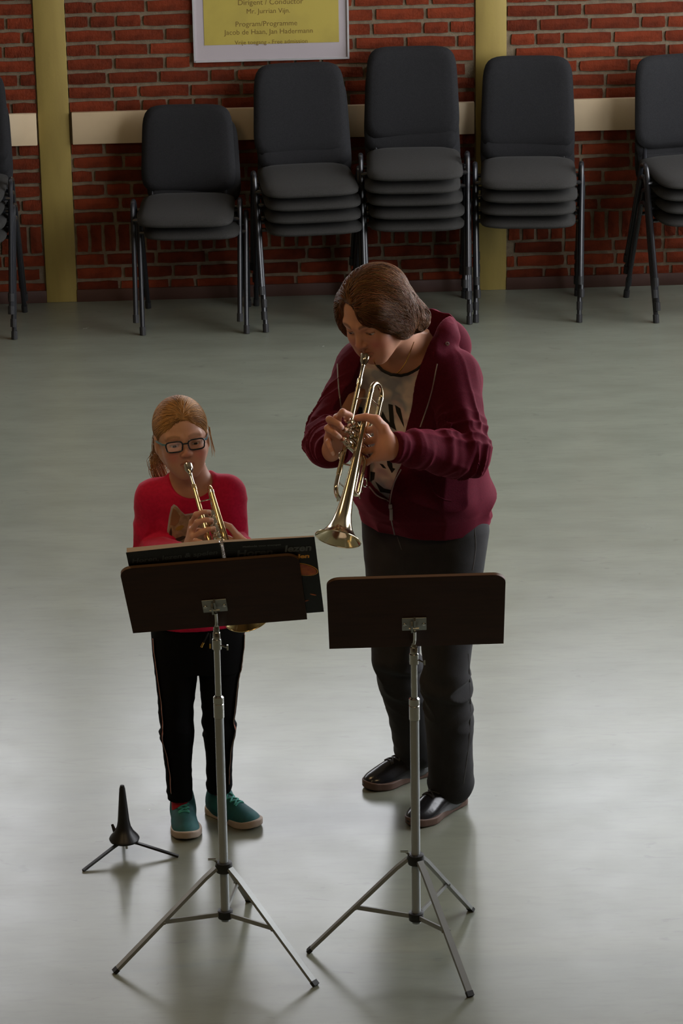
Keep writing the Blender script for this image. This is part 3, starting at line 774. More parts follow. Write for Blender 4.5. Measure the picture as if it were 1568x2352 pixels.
def arc_chain(B, T, lens, n):
    """finger joints from base B to tip T, bulging towards n"""
    B, T = np.array(B, float), np.array(T, float); c = np.linalg.norm(T - B); L = sum(lens)
    if c > L * .995: lens = [l * c / L / .995 for l in lens]; L = sum(lens)
    def pts(th):
        p = [np.zeros(2)]; a = 0.0
        for i, l in enumerate(lens):
            if i: a -= th * (1.0 if i == 1 else .75)
            p.append(p[-1] + l * np.array([math.cos(a), math.sin(a)]))
        return p
    lo, hi = 0.0, 1.9
    for _ in range(40):
        m = (lo + hi) / 2
        if np.linalg.norm(pts(m)[-1]) > c: lo = m
        else: hi = m
    p = pts(lo); e = unit(T - B); nn = np.array(n, float); nn = unit(nn - e * np.dot(nn, e)); q = p[-1] / np.linalg.norm(p[-1]); qn = np.array([-q[1], q[0]])
    return [B + e * np.dot(v, q) + nn * np.dot(v, qn) for v in p]

def hand_field(W, mcp, tips, thumb, n, s=1.0, elbow=None, flens=None):
    """returns field f(P) and list of (nail centre, nail normal, dir)"""
    W = np.array(W, float); fl = flens or [(.042, .026, .021), (.046, .029, .022), (.043, .027, .022), (.034, .021, .019)]
    fr = [.0088, .0090, .0086, .0076]
    fingers = [arc_chain(b, t, [x * s for x in l], n) for b, t, l in zip(mcp, tips, fl)]
    side = unit(np.array(mcp[0]) - np.array(mcp[3])); d0 = unit(np.mean(mcp, axis=0) - W)
    nails = []
    for ch, r in zip(fingers, fr):
        d = unit(ch[-1] - ch[-2]); nn = unit(np.array(n) - d * np.dot(n, d)); nails.append((ch[-1] + nn * r * s * .80 - d * .002 * s, nn, d, r * s))
    d = unit(np.array(thumb[-1]) - np.array(thumb[-2]))
    def f(P):
        pal = None
        for i, m in enumerate(mcp):
            w = W + side * (.018 - .012 * i) * s
            q = seg(P, w, m, .0165 * s, (.0125 if i < 3 else .0115) * s); pal = q if pal is None else smin(pal, q, .014 * s)
        pal = smin(pal, chain(P, [W + side * .012 * s, thumb[0], thumb[1]], [.018 * s, .0165 * s, .0125 * s]), .016 * s)
        if elbow is not None:
            e = unit(np.array(elbow) - W); pal = smin(pal, seg(P, W, W + e * .09 * s, .0225 * s, .029 * s), .022 * s)
        th = chain(P, thumb[1:], [r * s for r in (.0125, .0108, .0092)[:len(thumb) - 1]])
        d = smin(pal, th, .008 * s)
        for ch, r in zip(fingers, fr):
            q = chain(P, ch, [r * 1.12 * s, r * 1.04 * s, r * .95 * s, r * .80 * s])
            q = smin(q, ell(P, ch[1], (r * 1.10 * s,) * 3), .004 * s)
            d = smin(d, q, .0045 * s)
        return d
    return f, nails, fingers
def paint_nails(P, C, nails, col):
    for c, nn, d, r in nails:
        q = P - arr(c); m = (np.abs(q @ arr(d)) < r * .75) & (np.linalg.norm(q - (q @ arr(d))[:, None] * arr(d) - (q @ arr(nn))[:, None] * arr(nn), axis=1) < r * .62) & (q @ arr(nn) > -r * .35)
        C[m] = col

def head_local(c, fwd, up, scale):
    f = unit(fwd); u = np.array(up, float); u = unit(u - f * np.dot(u, f)); l = np.cross(u, f)
    R = np.stack([l, f, u], 1)                                # columns: left, forward, up
    c = np.array(c, float)
    to = lambda P: ((P - arr(c)) @ R.astype(F32)) / F32(scale)
    frm = lambda q: c + scale * (R @ np.array(q, float))
    return to, frm, R
def head_field(q, child=0.0, pucker=1.0, lid=0.0):
    """skin of a head, local metres for a head 0.225 high: x left, y forward, z up"""
    ax = q.copy(); ax[:, 0] = np.abs(ax[:, 0]); w = 1.0 + .03 * child
    d = ell(q, (0, -.012, .030), (.0735, .094, .083))
    d = smin(d, ell(q, (0, .030, -.022), (.0600 * w, .062, .078)), .035)
    d = smin(d, seg(ax, (.052, .0, -.046), (.018, .060, -.094), .021, .017), .030)
    d = smin(d, ell(q, (0, .066, -.096), (.022, .018, .016)), .022)
    d = smin(d, ell(ax, (.036, .060, -.036), (.023, .024, .026)), .024)
    d = smin(d, ell(ax, (.030, .062, -.070), (.018, .020, .020)), .022)                   # muzzle and cheek muscle
    d = smin(d, seg(ax, (.012, .088 - .004 * child, .014), (.045, .070, .016), .008 - .0025 * child, .008 - .002 * child), .016)            # brow ridge
    d = smax(d, -ell(ax, (.0315, .100, -.004), (.018, .018, .0115)), .010)                     # eye socket
    d = smin(d, ell(ax, (.0315, .0735, -.004), (.0150, .0145, .0140)), .004)                   # eyelids
    slit = np.maximum(np.abs(q[:, 2] + .0065 + .0015 * lid) - (.0034 + .0012 * child - .0014 * lid), np.abs(ax[:, 0] - .0315) - .0125); slit = np.maximum(slit, .080 - q[:, 1])
    d = smax(d, -slit, .003)
    d = smin(d, seg(q, (0, .086, .006), (0, .104 - .006 * child, -.032), .0072, .0098), .010)        # nose
    d = smin(d, ell(ax, (.0105, .0955, -.036), (.0080, .0095, .0070)), .006)
    d = smax(d, -ell(ax, (.0065, .100, -.0435), (.0034, .0045, .0030)), .003)
    d = smin(d, seg(ax, (.0, .0865 + .003 * pucker, -.0605), (.019, .078, -.0655), .0052, .0030), .006)
    d = smin(d, seg(ax, (.0, .0850 + .003 * pucker, -.0735), (.017, .077, -.0680), .0062, .0030), .006)
    d = smax(d, -np.maximum(seg(ax, (0, .099, -.0668), (.020, .083, -.0665), .0022, .0014), -.1), .003)
    ear = smax(ell(ax, (.0765, -.010, -.014), (.0075, .0185, .0305)), -ell(ax, (.086, -.006, -.012), (.0075, .0115, .0205)), .004)
    d = smin(d, ear, .007)
    return d
def head_colours(q, base, lips, brow, blush, C):
    ax = np.abs(q[:, 0]); z = q[:, 2]; y = q[:, 1]
    b = np.exp(-(((ax - .040) / .020) ** 2 + ((z + .040) / .020) ** 2)) * (y > .03); C += (b * .8)[:, None] * (arr(blush) - arr(base))
    nz = np.exp(-((q[:, 0] / .012) ** 2 + ((z + .032) / .012) ** 2)) * (y > .08); C += (nz * .5)[:, None] * (arr(blush) - arr(base))
    lp = smooth01(1.15, .8, np.sqrt((q[:, 0] / .021) ** 2 + ((z + .0670) / .0098) ** 2)) * (y > .074); C[:] = C * (1 - lp[:, None] * .6) + lp[:, None] * .6 * arr(lips)
    zb = .0165 + .004 * np.sin(np.clip((ax - .012) / .036, 0, 1) * math.pi); br = smooth01(.0052, .0022, np.abs(z - zb)) * (ax > .012) * (ax < .050) * (y > .05); C[:] = C * (1 - br[:, None] * .75) + br[:, None] * .75 * arr(brow)
    ey = smooth01(.0022, .0008, np.abs(z + .0032)) * (np.abs(ax - .0315) < .014) * (y > .07); C[:] = C * (1 - ey[:, None] * .7) + ey[:, None] * .7 * arr(brow)
    return C
def eyes(root, frm, R, scale, look, iris):
    """two eyeballs with iris and pupil"""
    for sx in (-1, 1):
        c = frm((sx * .0315, .0745, -.0045)); l = unit(R @ np.array(look, float)); mb = MB()
        base = np.array(root['_o']); r = .0122 * scale
        e1 = unit(np.cross(l, (0, 0, 1))); e2 = np.cross(l, e1)
        mt = Matrix(((l[0], e1[0], e2[0], c[0] - base[0]), (l[1], e1[1], e2[1], c[1] - base[1]), (l[2], e1[2], e2[2], c[2] - base[2]), (0, 0, 0, 1)))
        prof = [(r * math.sin(a), r * math.cos(a)) for a in np.linspace(.02, math.pi - .02, 18)]
        ball = MB().lathe(prof, 20, mt).build('eye', m_eyewhite, root)
        MB().lathe([(.0001, r * 1.012), (.0024 * scale, r * .995), (.0058 * scale, r * .905)], 16, mt).build('iris', iris, ball)
        MB().lathe([(.0001, r * 1.02), (.0024 * scale, r * 1.003)], 12, mt).build('pupil', m_pupil, ball)
m_eyewhite = mat('eye_white', (0.55, 0.52, 0.49), rough=0.2)
m_pupil = mat('pupil', (0.005, 0.005, 0.005), rough=0.1)
m_iris_w = mat('grey_blue_iris', (0.06, 0.08, 0.09), rough=0.15)
m_iris_g = mat('dark_iris', (0.035, 0.03, 0.025), rough=0.15)
m_skin = mat('skin', (0.5, 0.25, 0.17), rough=0.5, attr='Col', sss=0.12, bump=(350, 0.06, 0.001))
m_hair = mat('hair', (0.1, 0.05, 0.02), rough=0.5, attr='Col', spec=0.3)

# ------------------------------------------------------------------ trumpets
VX = (.214, .242, .270)
def make_trumpet(label, P_m, fwd, upv, m_brass, m_silver, group='trumpets being played'):
    f = unit(fwd); u = np.array(upv, float); u = unit(u - f * np.dot(u, f)); r = np.cross(f, u)         # x forward, y player's right, z up
    root = empty('trumpet')
    MT = Matrix(((f[0], r[0], u[0], P_m[0]), (f[1], r[1], u[1], P_m[1]), (f[2], r[2], u[2], P_m[2]), (0, 0, 0, 1)))
    root.matrix_basis = MT
    tag(root, label, 'trumpet', group)
    yl, yb, zl = .021, -.021, -.056
    X = lambda x, y, z: Matrix.Translation((x, y, z))
    # mouthpiece
    MB().lathe([(.0080, .002), (.0092, .0), (.0134, .0008), (.0136, .004), (.0128, .008), (.0125, .013), (.0110, .020), (.0075, .027), (.0052, .031), (.0056, .033), (.0048, .036), (.0045, .050), (.0052, .082)], 28, X(0, yl, 0)).lathe([(.0092, .0), (.0080, .003), (.0070, .010), (.0025, .018)], 24, X(0, yl, 0)).build('mouthpiece', m_silver, root)
    lp = MB().lathe([(.0068, .072), (.0072, .073), (.0072, .090), (.0060, .091), (.0062, .12), (.0063, .330), (.0072, .331), (.0072, .350), (.0062, .351), (.0062, .355)], 20, X(0, yl, 0)).build('leadpipe', m_brass, root)
    # tuning slide: front crook from leadpipe down to the lower tube and back to the third valve
    arcp = [(.380 + .028 * math.sin(a), yl, zl / 2 + .028 * math.cos(a)) for a in np.linspace(0, math.pi, 14)]
    ts = MB().tube([(.350, yl, 0)] + arcp + [(.290, yl * .6, zl), (.276, .004, zl)], .0062, 14).lathe([(.0074, 0), (.0074, .016)], 14, X(.335, yl * .93, zl), True).build('tuning_slide', m_silver, root)
    MB().tube([(.4075, yl + .002, zl / 2), (.413, yl + .006, zl / 2 - .004), (.395, yl + .012, zl / 2 - .004)], .0022, 6).build('water_key', m_brass, ts)
    MB().tube([(.370, yl, 0), (.370, yl, zl)], .0022, 8).build('slide_brace', m_silver, ts)
    # bell with bow
    prof = [(.0600, 0), (.0560, .004), (.0490, .010), (.0410, .018), (.0335, .030), (.0270, .046), (.0220, .068), (.0180, .098), (.0150, .135), (.0125, .18), (.0105, .24), (.0088, .31), (.0072, .385), (.0064, .430)]
    xb = .535
    bell = MB().lathe([(rr, xb - t) for rr, t in prof][::-1], 36, X(0, yb, 0))
    bell.lathe([(rr - .0008, xb - t) for rr, t in prof[:11]], 36, X(0, yb, 0))
    bell.tube([(xb, yb + .0602 * math.cos(a), .0602 * math.sin(a)) for a in np.linspace(0, 2 * math.pi, 41)[:-1]], .0016, 8, closed=True)
    bow = [(xb - .430 - .029 * math.sin(a), yb, zl / 2 + .028 * math.cos(a)) for a in np.linspace(0, math.pi, 16)]
    bell.tube([(xb - .425, yb, 0)] + bow + [(.170, yb, zl), (.198, yb * .6, zl), (.210, -.006, zl)], .0063, 14).build('bell', m_brass, root)
    MB().lathe([(.0075, 0), (.0075, .010)], 14, X(xb - .432, yb, 0), True).build('bow_ferrule', m_silver, root)
    MB().lathe([(.0075, 0), (.0075, .010)], 14, X(xb - .432, yb, zl), True).build('bow_ferrule', m_silver, root)
    # valves
    for i, x in enumerate(VX):
        mt = X(x, 0, 0) @ Matrix.Rotation(math.radians(-90), 4, 'Y')
        v = MB().lathe([(.0001, -.082), (.0105, -.081), (.0122, -.078), (.0125, -.066), (.0118, -.064), (.0116, .010), (.0126, .011), (.0126, .022), (.0105, .027), (.0050, .029), (.0001, .029)], 24, mt).build('valve', m_silver, root)
        MB().lathe([(.0032, .025), (.0032, .044), (.0095, .046), (.0100, .048), (.0095, .051), (.0001, .0515)], 20, mt).build('finger_button', m_silver, v)
    MB().tube([(.226, 0, -.012), (.230, 0, -.012)], .006, 10).tube([(.254, 0, -.03), (.258, 0, -.03)], .006, 10).tube([(.226, 0, -.045), (.230, 0, -.045)], .006, 10).build('valve_knuckle', m_silver, root)
    # third valve slide
    a3 = [(.378 + .013 * math.sin(a), -.018, -.040 + .013 * math.cos(a)) for a in np.linspace(0, math.pi, 10)]
    t3 = MB().tube([(.276, -.008, -.027), (.292, -.018, -.027)] + a3 + [(.292, -.018, -.053), (.276, -.008, -.053)], .0055, 12).build('third_slide', m_brass, root)
    MB().tube([(.345 + .011 * math.cos(a), -.018 - .004, -.066 + .011 * math.sin(a)) for a in np.linspace(0, 2 * math.pi, 21)[:-1]], .0018, 6, closed=True).build('finger_ring', m_silver, t3)
    MB().tube([(.384, -.018, -.056), (.391, -.018, -.066)], .0022, 6).tube([(.365, -.018, -.056), (.372, -.018, -.068)], .0022, 6).build('slide_stop', m_silver, t3)
    MB().tube([(.208, -.004, -.02), (.180, -.012, -.02), (.174, -.016, -.027), (.180, -.012, -.034), (.208, -.004, -.034)], .005, 10).build('first_slide', m_brass, root)
    # braces and hooks
    MB().tube([(.130, yl, 0), (.130, yb, 0)], .0020, 8).tube([(.128, yb, 0), (.128, yb, zl)], .0020, 8).build('brace', m_silver, root)
    MB().tube([(.318, yl, 0), (.328, yb, 0)], .0024, 8).build('brace', m_silver, root)
    MB().tube(catmull([(.285, yl, .006), (.293, yl, .016), (.306, yl, .017), (.313, yl, .008)], 4), .0022, 8).build('finger_hook', m_silver, root)
    loc = lambda x, y, z: P_m + f * x + r * y + u * z
    return root, loc, (f, r, u)
m_brassW = mat('pale_gold_lacquer', (0.74, 0.63, 0.42), rough=0.16, metal=1.0)
m_brassG = mat('yellow_gold_lacquer', (0.80, 0.60, 0.30), rough=0.16, metal=1.0)
m_silver = mat('silver_plate', (0.72, 0.66, 0.56), rough=0.14, metal=1.0)

# ------------------------------------------------------------------ the woman
RNG = np.random.default_rng(5)
def person_root(loc, label):
    o = empty('person', loc); o['_o'] = [float(v) for v in loc]; tag(o, label, 'person'); return o
def tubes_from(name, pts, rad, m, parent, root, n=8, closed=False):
    b = np.array(root['_o']); return MB().tube([np.array(p) - b for p in pts], rad, n, closed=closed).build(name, m, parent)

def make_shoe(root, heel, toe, side_w, hgt, m_up, m_sole, m_lace, sole_t=0.022, lace_n=4, toe_cap=None, lift=0.0, bow=False):
    heel, toe = np.array(heel, float), np.array(toe, float); L = np.linalg.norm(toe - heel); x = unit(toe - heel); y = np.cross((0, 0, 1), x)
    R = np.stack([x, y, np.array([0, 0, 1.0])], 1).astype(F32); k = L / .26; w = side_w
    loc = lambda P: (P - arr(heel)) @ R
    wr = lambda q: heel + R.astype(float) @ np.array(q, float)
    def upper(P):
        q = loc(P); d = ell(q, (.058 * k, 0, .045 * k), (.056 * k, .84 * w, .062 * hgt * k))
        d = smin(d, ell(q, (.135 * k, 0, .026 * k), (.075 * k, .94 * w, .050 * hgt * k)), .03 * k)
        d = smin(d, ell(q, (.198 * k, .003, .020 * k), (.060 * k, .98 * w, .034 * hgt * k)), .025 * k)
        d = smin(d, seg(q, (.075 * k, 0, .05 * k), (.062 * k, 0, .098 * hgt * k), .038 * k, .036 * k), .03 * k)
        d = smax(d, .008 - q[:, 2], .004); return smax(d, q[:, 2] - .100 * hgt * k, .004)
    def sole(P):
        q = loc(P); c = q.copy(); c[:, 2] = 0
        o = seg(c, (.045 * k, 0, 0), (.10 * k, 0, 0), .86 * w, .84 * w); o = np.minimum(o, seg(c, (.10 * k, 0, 0), (.19 * k, .004, 0), .84 * w, 1.0 * w)); o = smin(o, seg(c, (.19 * k, .004, 0), (.222 * k, .004, 0), 1.0 * w, .86 * w), .02)
        spring = np.clip((q[:, 0] - .19 * k) / (.07 * k), 0, 1) ** 2 * .010
        return smax(o, np.abs(q[:, 2] - sole_t / 2 - spring) - sole_t / 2, .004)
    lo = np.minimum(heel, toe) - [.06, .06, .02]; hi = np.maximum(heel, toe) + [.06, .06, .16]; lo[2] = -.02; hi[2] = .14
    P, Q = mesh_sdf(upper, lo, hi, .0028); P[:, 2] = np.maximum(P[:, 2], .001); sh = part_from('shoe', P, Q, m_up, root)
    P, Q = mesh_sdf(sole, lo, hi, .0028); P[:, 2] = np.maximum(P[:, 2], .0); part_from('sole', P, Q, m_sole, root).parent = sh
    b = np.array(root['_o']); mb = MB()
    xs = np.linspace(.098, .165, lace_n) * k
    for i in range(lace_n):
        for s_ in (-1, 1):
            x0, x1 = xs[i], xs[min(i + 1, lace_n - 1)] if i < lace_n - 1 else xs[i] + .004
            pts = []
            for t in np.linspace(-1, 1, 7):
                p = wr((x0 + (x1 - x0) * (t * s_ + 1) / 2, t * .020 * k, .16)); pts.append(press(upper, p, (0, 0, -1), .0012, .18) - b)
            mb.tube(pts, .0026, 6)
    if bow:
        p = press(upper, wr((.088 * k, 0, .16)), (0, 0, -1), .002, .18) - b
        for s_ in (-1, 1):
            mb.tube([p + R.astype(float) @ np.array([.006 + .010 * math.sin(a), s_ * (.014 - .012 * math.cos(a)), .008 + .006 * math.sin(a)]) for a in np.linspace(0, 2 * math.pi, 13)], .0017, 5)
    mb.build('laces', m_lace, sh)
    return sh, upper, wr

def drape(name, poly, field, off, m, parent, root, cuts=3):
    """flat print: polygon given on the photo, laid on the front of a garment"""
    bm = bmesh.new(); vs = [bm.verts.new((x, -y, 0)) for x, y in poly]; bm.faces.new(vs)
    bmesh.ops.triangulate(bm, faces=bm.faces)
    for _ in range(cuts):
        es = [e for e in bm.edges if e.calc_length() > 9]
        if es: bmesh.ops.subdivide_edges(bm, edges=es, cuts=1)
        bmesh.ops.triangulate(bm, faces=bm.faces)
    b = np.array(root['_o']); bad = []
    for v in bm.verts:
        h_ = hit(field, v.co.x, -v.co.y, 8.0, 8.8, off)
        if h_ is None: bad.append(v)
        else: v.co = Vector(h_ - b)
    bmesh.ops.delete(bm, geom=bad, context='VERTS')
    me = bpy.data.meshes.new(name); bm.to_mesh(me); bm.free(); return link(name, me, m, parent)

def build_woman():
    wr0 = (0.20, 8.60, 0.0)
    root = person_root(wr0, 'adult in a maroon zip hoodie and grey jeans, leaning forward and playing a trumpet')
    A = math.radians(33); L = np.array([math.cos(A), -math.sin(A), 0]); D = np.array([-math.sin(A), -math.cos(A), 0])
    # ---- skeleton
    zs = np.array([.70, .80, .90, 1.00, 1.10, 1.20, 1.28, 1.335, 1.375, 1.41, 1.45])
    cx = np.array([.236, .238, .238, .234, .228, .220, .212, .206, .200, .196, .192])
    cy = np.array([8.625, 8.63, 8.625, 8.61, 8.585, 8.555, 8.53, 8.515, 8.50, 8.49, 8.48])
    hw = np.array([.150, .163, .165, .157, .155, .158, .160, .150, .115, .070, .050])
    hd = np.array([.110, .125, .130, .122, .118, .115, .105, .092, .075, .058, .045])
    SL, SR = np.array([.316, 8.415, 1.345]), np.array([.060, 8.560, 1.335])
    EL, WL = np.array([.333, 8.240, 1.180]), at_y(902, 1026, 8.105)
    ER, WR = np.array([-.030, 8.37, 1.185]), np.array([-.022, 8.16, 1.222])
    hipR, kneeR, ankR = np.array([.150, 8.68, .84]), np.array([.150, 8.60, .45]), np.array([.212, 8.765, .06])
    hipL, kneeL, ankL = np.array([.320, 8.57, .84]), np.array([.285, 8.48, .45]), np.array([.302, 8.535, .06])
    c0 = lambda z: np.array([np.interp(z, zs, cx), np.interp(z, zs, cy), z])
    bustL, bustR = c0(1.19) + D * .085 + L * .070, c0(1.19) + D * .085 - L * .070
    def torso(P, o=0.0):
        d = loft(P, zs, cx, cy, hw, hd, L) - o
        d = smin(d, ell(P, bustL, (.072, .072, .075)) - o, .05); d = smin(d, ell(P, bustR, (.072, .072, .075)) - o, .05)
        d = smin(d, seg(P, SL - L * .02, SR + L * .02, .052, .052) - o, .05)
        return smin(d, ell(P, c0(.98) + D * .04, (.135, .125, .12)) - o, .06)               # belly
    # ---- head
    HC = at_y(864, 717, 8.335); fh = np.array([-.53, -.767, -.364]); S = 1.04
    up0 = np.array([0, 0, 1.0]); l0 = unit(np.cross(up0, fh)); upv = unit(np.cross(fh, l0)); ra = math.radians(7)
    upv = upv * math.cos(ra) - l0 * math.sin(ra)
    to, frm, R = head_local(HC, fh, upv, S)
    neck0, neck1 = frm((0, -.028, -.075)), c0(1.385) - D * .005
    def skin_head(P):
        d = head_field(to(P), 0.0, 1.0, 1.0) * S
        d = smin(d, seg(P, neck0, neck1, .052, .058), .03)
        return smin(d, torso(P), .045)
    Ph, Qh = mesh_sdf(lambda P: np.maximum(skin_head(P), 1.27 - P[:, 2]), (-.06, 8.10, 1.25), (.38, 8.66, 1.74), .0024)
    base = arr((.52, .255, .155)); C1 = np.tile(base, (len(Ph), 1)); q = to(Ph)
    head_colours(q, base, (.44, .16, .12), (.12, .055, .03), (.50, .16, .12), C1)
    # ---- trumpet
    lips = frm((0, .0945, -.0670))
    fd = unit(math.cos(math.radians(20)) * unit(-.218 * CR - .976 * CU) - math.sin(math.radians(20)) * CF)
    e1 = unit(-CF - fd * np.dot(-CF, fd)); e2 = unit(np.cross(e1, fd));
    if np.dot(e2, CR) > 0: e2 = -e2
    rho = math.radians(33); tu = math.cos(rho) * e1 + math.sin(rho) * e2
    tr = np.cross(fd, tu)
    tp, tl, _ = make_trumpet('pale gold trumpet held by the adult in the maroon hoodie', lips - tr * .021, fd, tu, m_brassW, m_silver)
    # ---- right hand on the valve buttons
    btn = [tl(x, .001, .0515) for x in VX]
    tips = [b + tu * .0085 + tr * .004 for b in btn] + [tl(.302, .036, .022)]
    mc = [at_y(774, 960, 8.100), at_y(764, 976, 8.110), at_y(758, 992, 8.122), at_y(756, 1008, 8.135)]
    bul = unit(-CR * .35 - CF * .75 + CU * .35)
    thumbR = [at_y(778, 1010, 8.15), at_y(790, 995, 8.14), tl(.222, .030, .004), tl(.216, .022, -.012)]
    hR, nR, _ = hand_field(WR, mc, tips, thumbR, bul, .96, elbow=ER)
    lo = np.minimum.reduce([*mc, *tips, WR, *thumbR]) - .035; hi = np.maximum.reduce([*mc, *tips, WR, *thumbR]) + .035
    PR, QR = mesh_sdf(hR, lo, hi, .0019); CRc = np.tile(arr((.54, .25, .155)), (len(PR), 1)); paint_nails(PR, CRc, nR, arr((.62, .42, .36)))
    # ---- left hand round the valve casings
    mcL = [tl(.200, -.036, -.040), tl(.226, -.044, -.050), tl(.254, -.046, -.054), tl(.280, -.044, -.052)]
    tipsL = [tl(.204, .024, -.010), tl(.230, .027, -.020), tl(.256, .027, -.026), tl(.292, .014, -.040)]
    WLh = at_y(893, 1028, 8.100)
    thL = [tl(.208, -.070, -.022), tl(.192, -.054, -.004), tl(.190, -.030, .012), tl(.196, -.008, .018)]
    hL, nL, _ = hand_field(WLh, mcL, tipsL, thL, unit(-tu * 1.0 - tr * .15), 1.0, elbow=EL)
    lo = np.minimum.reduce([*mcL, *tipsL, WLh, *thL]) - .035; hi = np.maximum.reduce([*mcL, *tipsL, WLh, *thL]) + .035
    PL, QL = mesh_sdf(hL, lo, hi, .0019); CL = np.tile(arr((.54, .25, .155)), (len(PL), 1)); paint_nails(PL, CL, nL, arr((.62, .42, .36)))
    # ---- rest of the body under the clothes
    def body(P):
        d = torso(P, -.016)
        d = smin(d, chain(P, [SL, EL, WLh], [.045, .036, .026]), .04); d = smin(d, chain(P, [SR, ER, WR], [.045, .036, .026]), .04)
        lg = np.minimum(chain(P, [hipR, kneeR, ankR], [.080, .052, .036]), chain(P, [hipL, kneeL, ankL], [.080, .052, .036]))
        d = smin(d, lg, .06); return np.maximum(d, P[:, 2] - 1.29)
    Pb, Qb = mesh_sdf(body, (-.14, 8.05, .01), (.48, 8.86, 1.36), .009)
    P, Q = join_arrays([(Ph, Qh), (PR, QR), (PL, QL), (Pb, Qb)]); C = np.concatenate([C1, CRc, CL, np.tile(base, (len(Pb), 1))])
    part_from('body', P, Q, m_skin, root, C)
    eyes(root, frm, R, S, (-.02, 1, -.55), m_iris_w)
    # ---- t-shirt
    ncen = c0(1.40) + D * .075
    def tee(P):
        d = torso(P, .010) + .0025 * (ridge(P * arr((18, 18, 7))) - .5)
        cut = seg(P, ncen + np.array([0, 0, .05]), c0(1.43), .104, .088); return smax(np.maximum(d, .925 - P[:, 2]), -cut, .004)
    tee_s = lambda P: torso(P, .010)
    Pt, Qt = mesh_sdf(tee, (-.08, 8.20, .78), (.46, 8.80, 1.46), .0045)
    ts = part_from('t_shirt', Pt, Qt, m_tee, root)
    for poly in ([(350, 430), (400, 440), (415, 640), (440, 730), (380, 690), (310, 670), (245, 640), (285, 510), (330, 600), (365, 640)], [(425, 440), (485, 480), (520, 640), (530, 700), (490, 620), (440, 520)],
                 [(330, 1050), (390, 1060), (400, 1150), (430, 1160), (390, 1210), (340, 1120)], [(250, 1100), (290, 1110), (330, 1160), (290, 1150)], [(150, 1190), (200, 1200), (190, 1280), (150, 1300)], [(0, 460), (60, 470), (60, 545), (0, 545)], [(200, 1300), (300, 1380), (380, 1400), (370, 1440), (260, 1420)]):
        drape('leaf_print', [(820 + x_ / 4.9, 840 + y_ / 4.9) for x_, y_ in poly], tee, .0012, m_leafdark, ts, root, 3)
    # black neck trim along the cut: points of the tee surface on the cutting tube
    cutv = seg(Pt, ncen + np.array([0, 0, .05]), c0(1.43), .104, .088); sel = (np.abs(cutv) < .0035) & (np.abs(tee_s(Pt)) < .006)
    rv = Pt[sel].astype(float); cc_ = c0(1.42) + D * .03; an = np.arctan2((rv - cc_) @ D, (rv - cc_) @ L)
    rim = [rv[(an > lo_) & (an <= hi_)].mean(0) for lo_, hi_ in zip(np.linspace(-math.pi, math.pi, 41)[:-1], np.linspace(-math.pi, math.pi, 41)[1:]) if ((an > lo_) & (an <= hi_)).any()]
    tubes_from('neck_trim', rim, .0042, m_blackcloth, ts, root, 8, True)
    # necklace lying on the skin
    nk = []
    for p_ in catmull([np.array(v, float) for v in ((858, 826), (863, 840), (875, 858), (890, 865), (905, 862), (920, 849), (931, 833), (940, 812), (950, 785))], 5):
        h_ = hit(skin_head, p_[0], p_[1], 8.0, 8.9)
        if h_ is not None: nk.append(h_)
    tubes_from('necklace', nk, .0016, m_gold, root, root, 6)
    # ---- hoodie
    hoodpts = [c0(1.36) + D * .070 + L * .075, c0(1.41) + D * .03 + L * .098, c0(1.445) - D * .03 + L * .100, c0(1.455) - D * .075 + L * .06, c0(1.455) - D * .09, c0(1.45) - D * .075 - L * .06, c0(1.43) - D * .03 - L * .098, c0(1.40) + D * .03 - L * .095, c0(1.36) + D * .070 - L * .075]
    hrad = [.018, .028, .036, .040, .040, .040, .034, .026, .018]
    def arm(P, pts, rads, seed):
        d = chain(P, pts, rads); s0, e0, w0 = [np.array(v, float) for v in pts[:3]]
        # folds crowd at the elbow and run across the sleeve
        ax = unit(w0 - e0); tf = (P - arr(e0)) @ arr(ax); ax2 = unit(e0 - s0); tu_ = (P - arr(e0)) @ arr(ax2)
        k = np.exp(-(np.linalg.norm(P - arr(e0), axis=1) / .095) ** 2)
        n1 = ridge(np.stack([tf * 42 + seed, P[:, 2] * 7 + tf * 6, P[:, 1] * 7], 1)); n2 = ridge(np.stack([tu_ * 30 + seed, P[:, 0] * 6 + P[:, 2] * 9, P[:, 1] * 6], 1))
        w_ = smooth01(.0, .10, tf)
        return d - (.034 * k + .007) * (n1 ** 1.6 * .7 + n2 ** 1.6 * .5 - .30)
    cuffL = WL + unit(EL - WL) * .000; cuffR = WR + unit(ER - WR) * .012
    def hood_outer(P):
        t = torso(P, .020)
        fold = .012 * (ridge(np.stack([(P @ arr(L)) * 10, (P @ arr(D)) * 9, P[:, 2] * 16 + (P @ arr(L)) * 5], 1)) - .5) * (1 - smooth01(1.15, 1.30, P[:, 2]) * .5)
        blouse = .013 * np.exp(-((P[:, 2] - .955) / .055) ** 2) - .003 * smooth01(.918, .90, P[:, 2])
        rib = 0.0
        d = t - fold - blouse - rib
        al = arm(P, [SL, EL, WL + unit(EL - WL) * .075, WL + unit(EL - WL) * .062, WL], [.061, .058, .049, .040, .038], 3.3)
        ar = arm(P, [SR, ER, WR + unit(ER - WR) * .075, WR + unit(ER - WR) * .062, WR], [.061, .059, .053, .043, .040], 8.1)
        d = smin(d, al, .035); d = smin(d, ar, .030)
        h = chain(P, hoodpts, hrad) - .006 * (ridge(P * 28) - .4)
        h = smin(h, ell(P, c0(1.37) - D * .125, (.10, .07, .09)), .04)
        return smin(d, h, .018)
    hs = lambda P: torso(P, .020)
    # opening edges taken on the front of the garment
    edge_r = [(985, 800), (962, 850), (948, 905), (932, 990), (914, 1080), (895, 1150)]
    edge_l = [(826, 840), (822, 890), (820, 950), (826, 1020), (845, 1105), (893, 1150)]
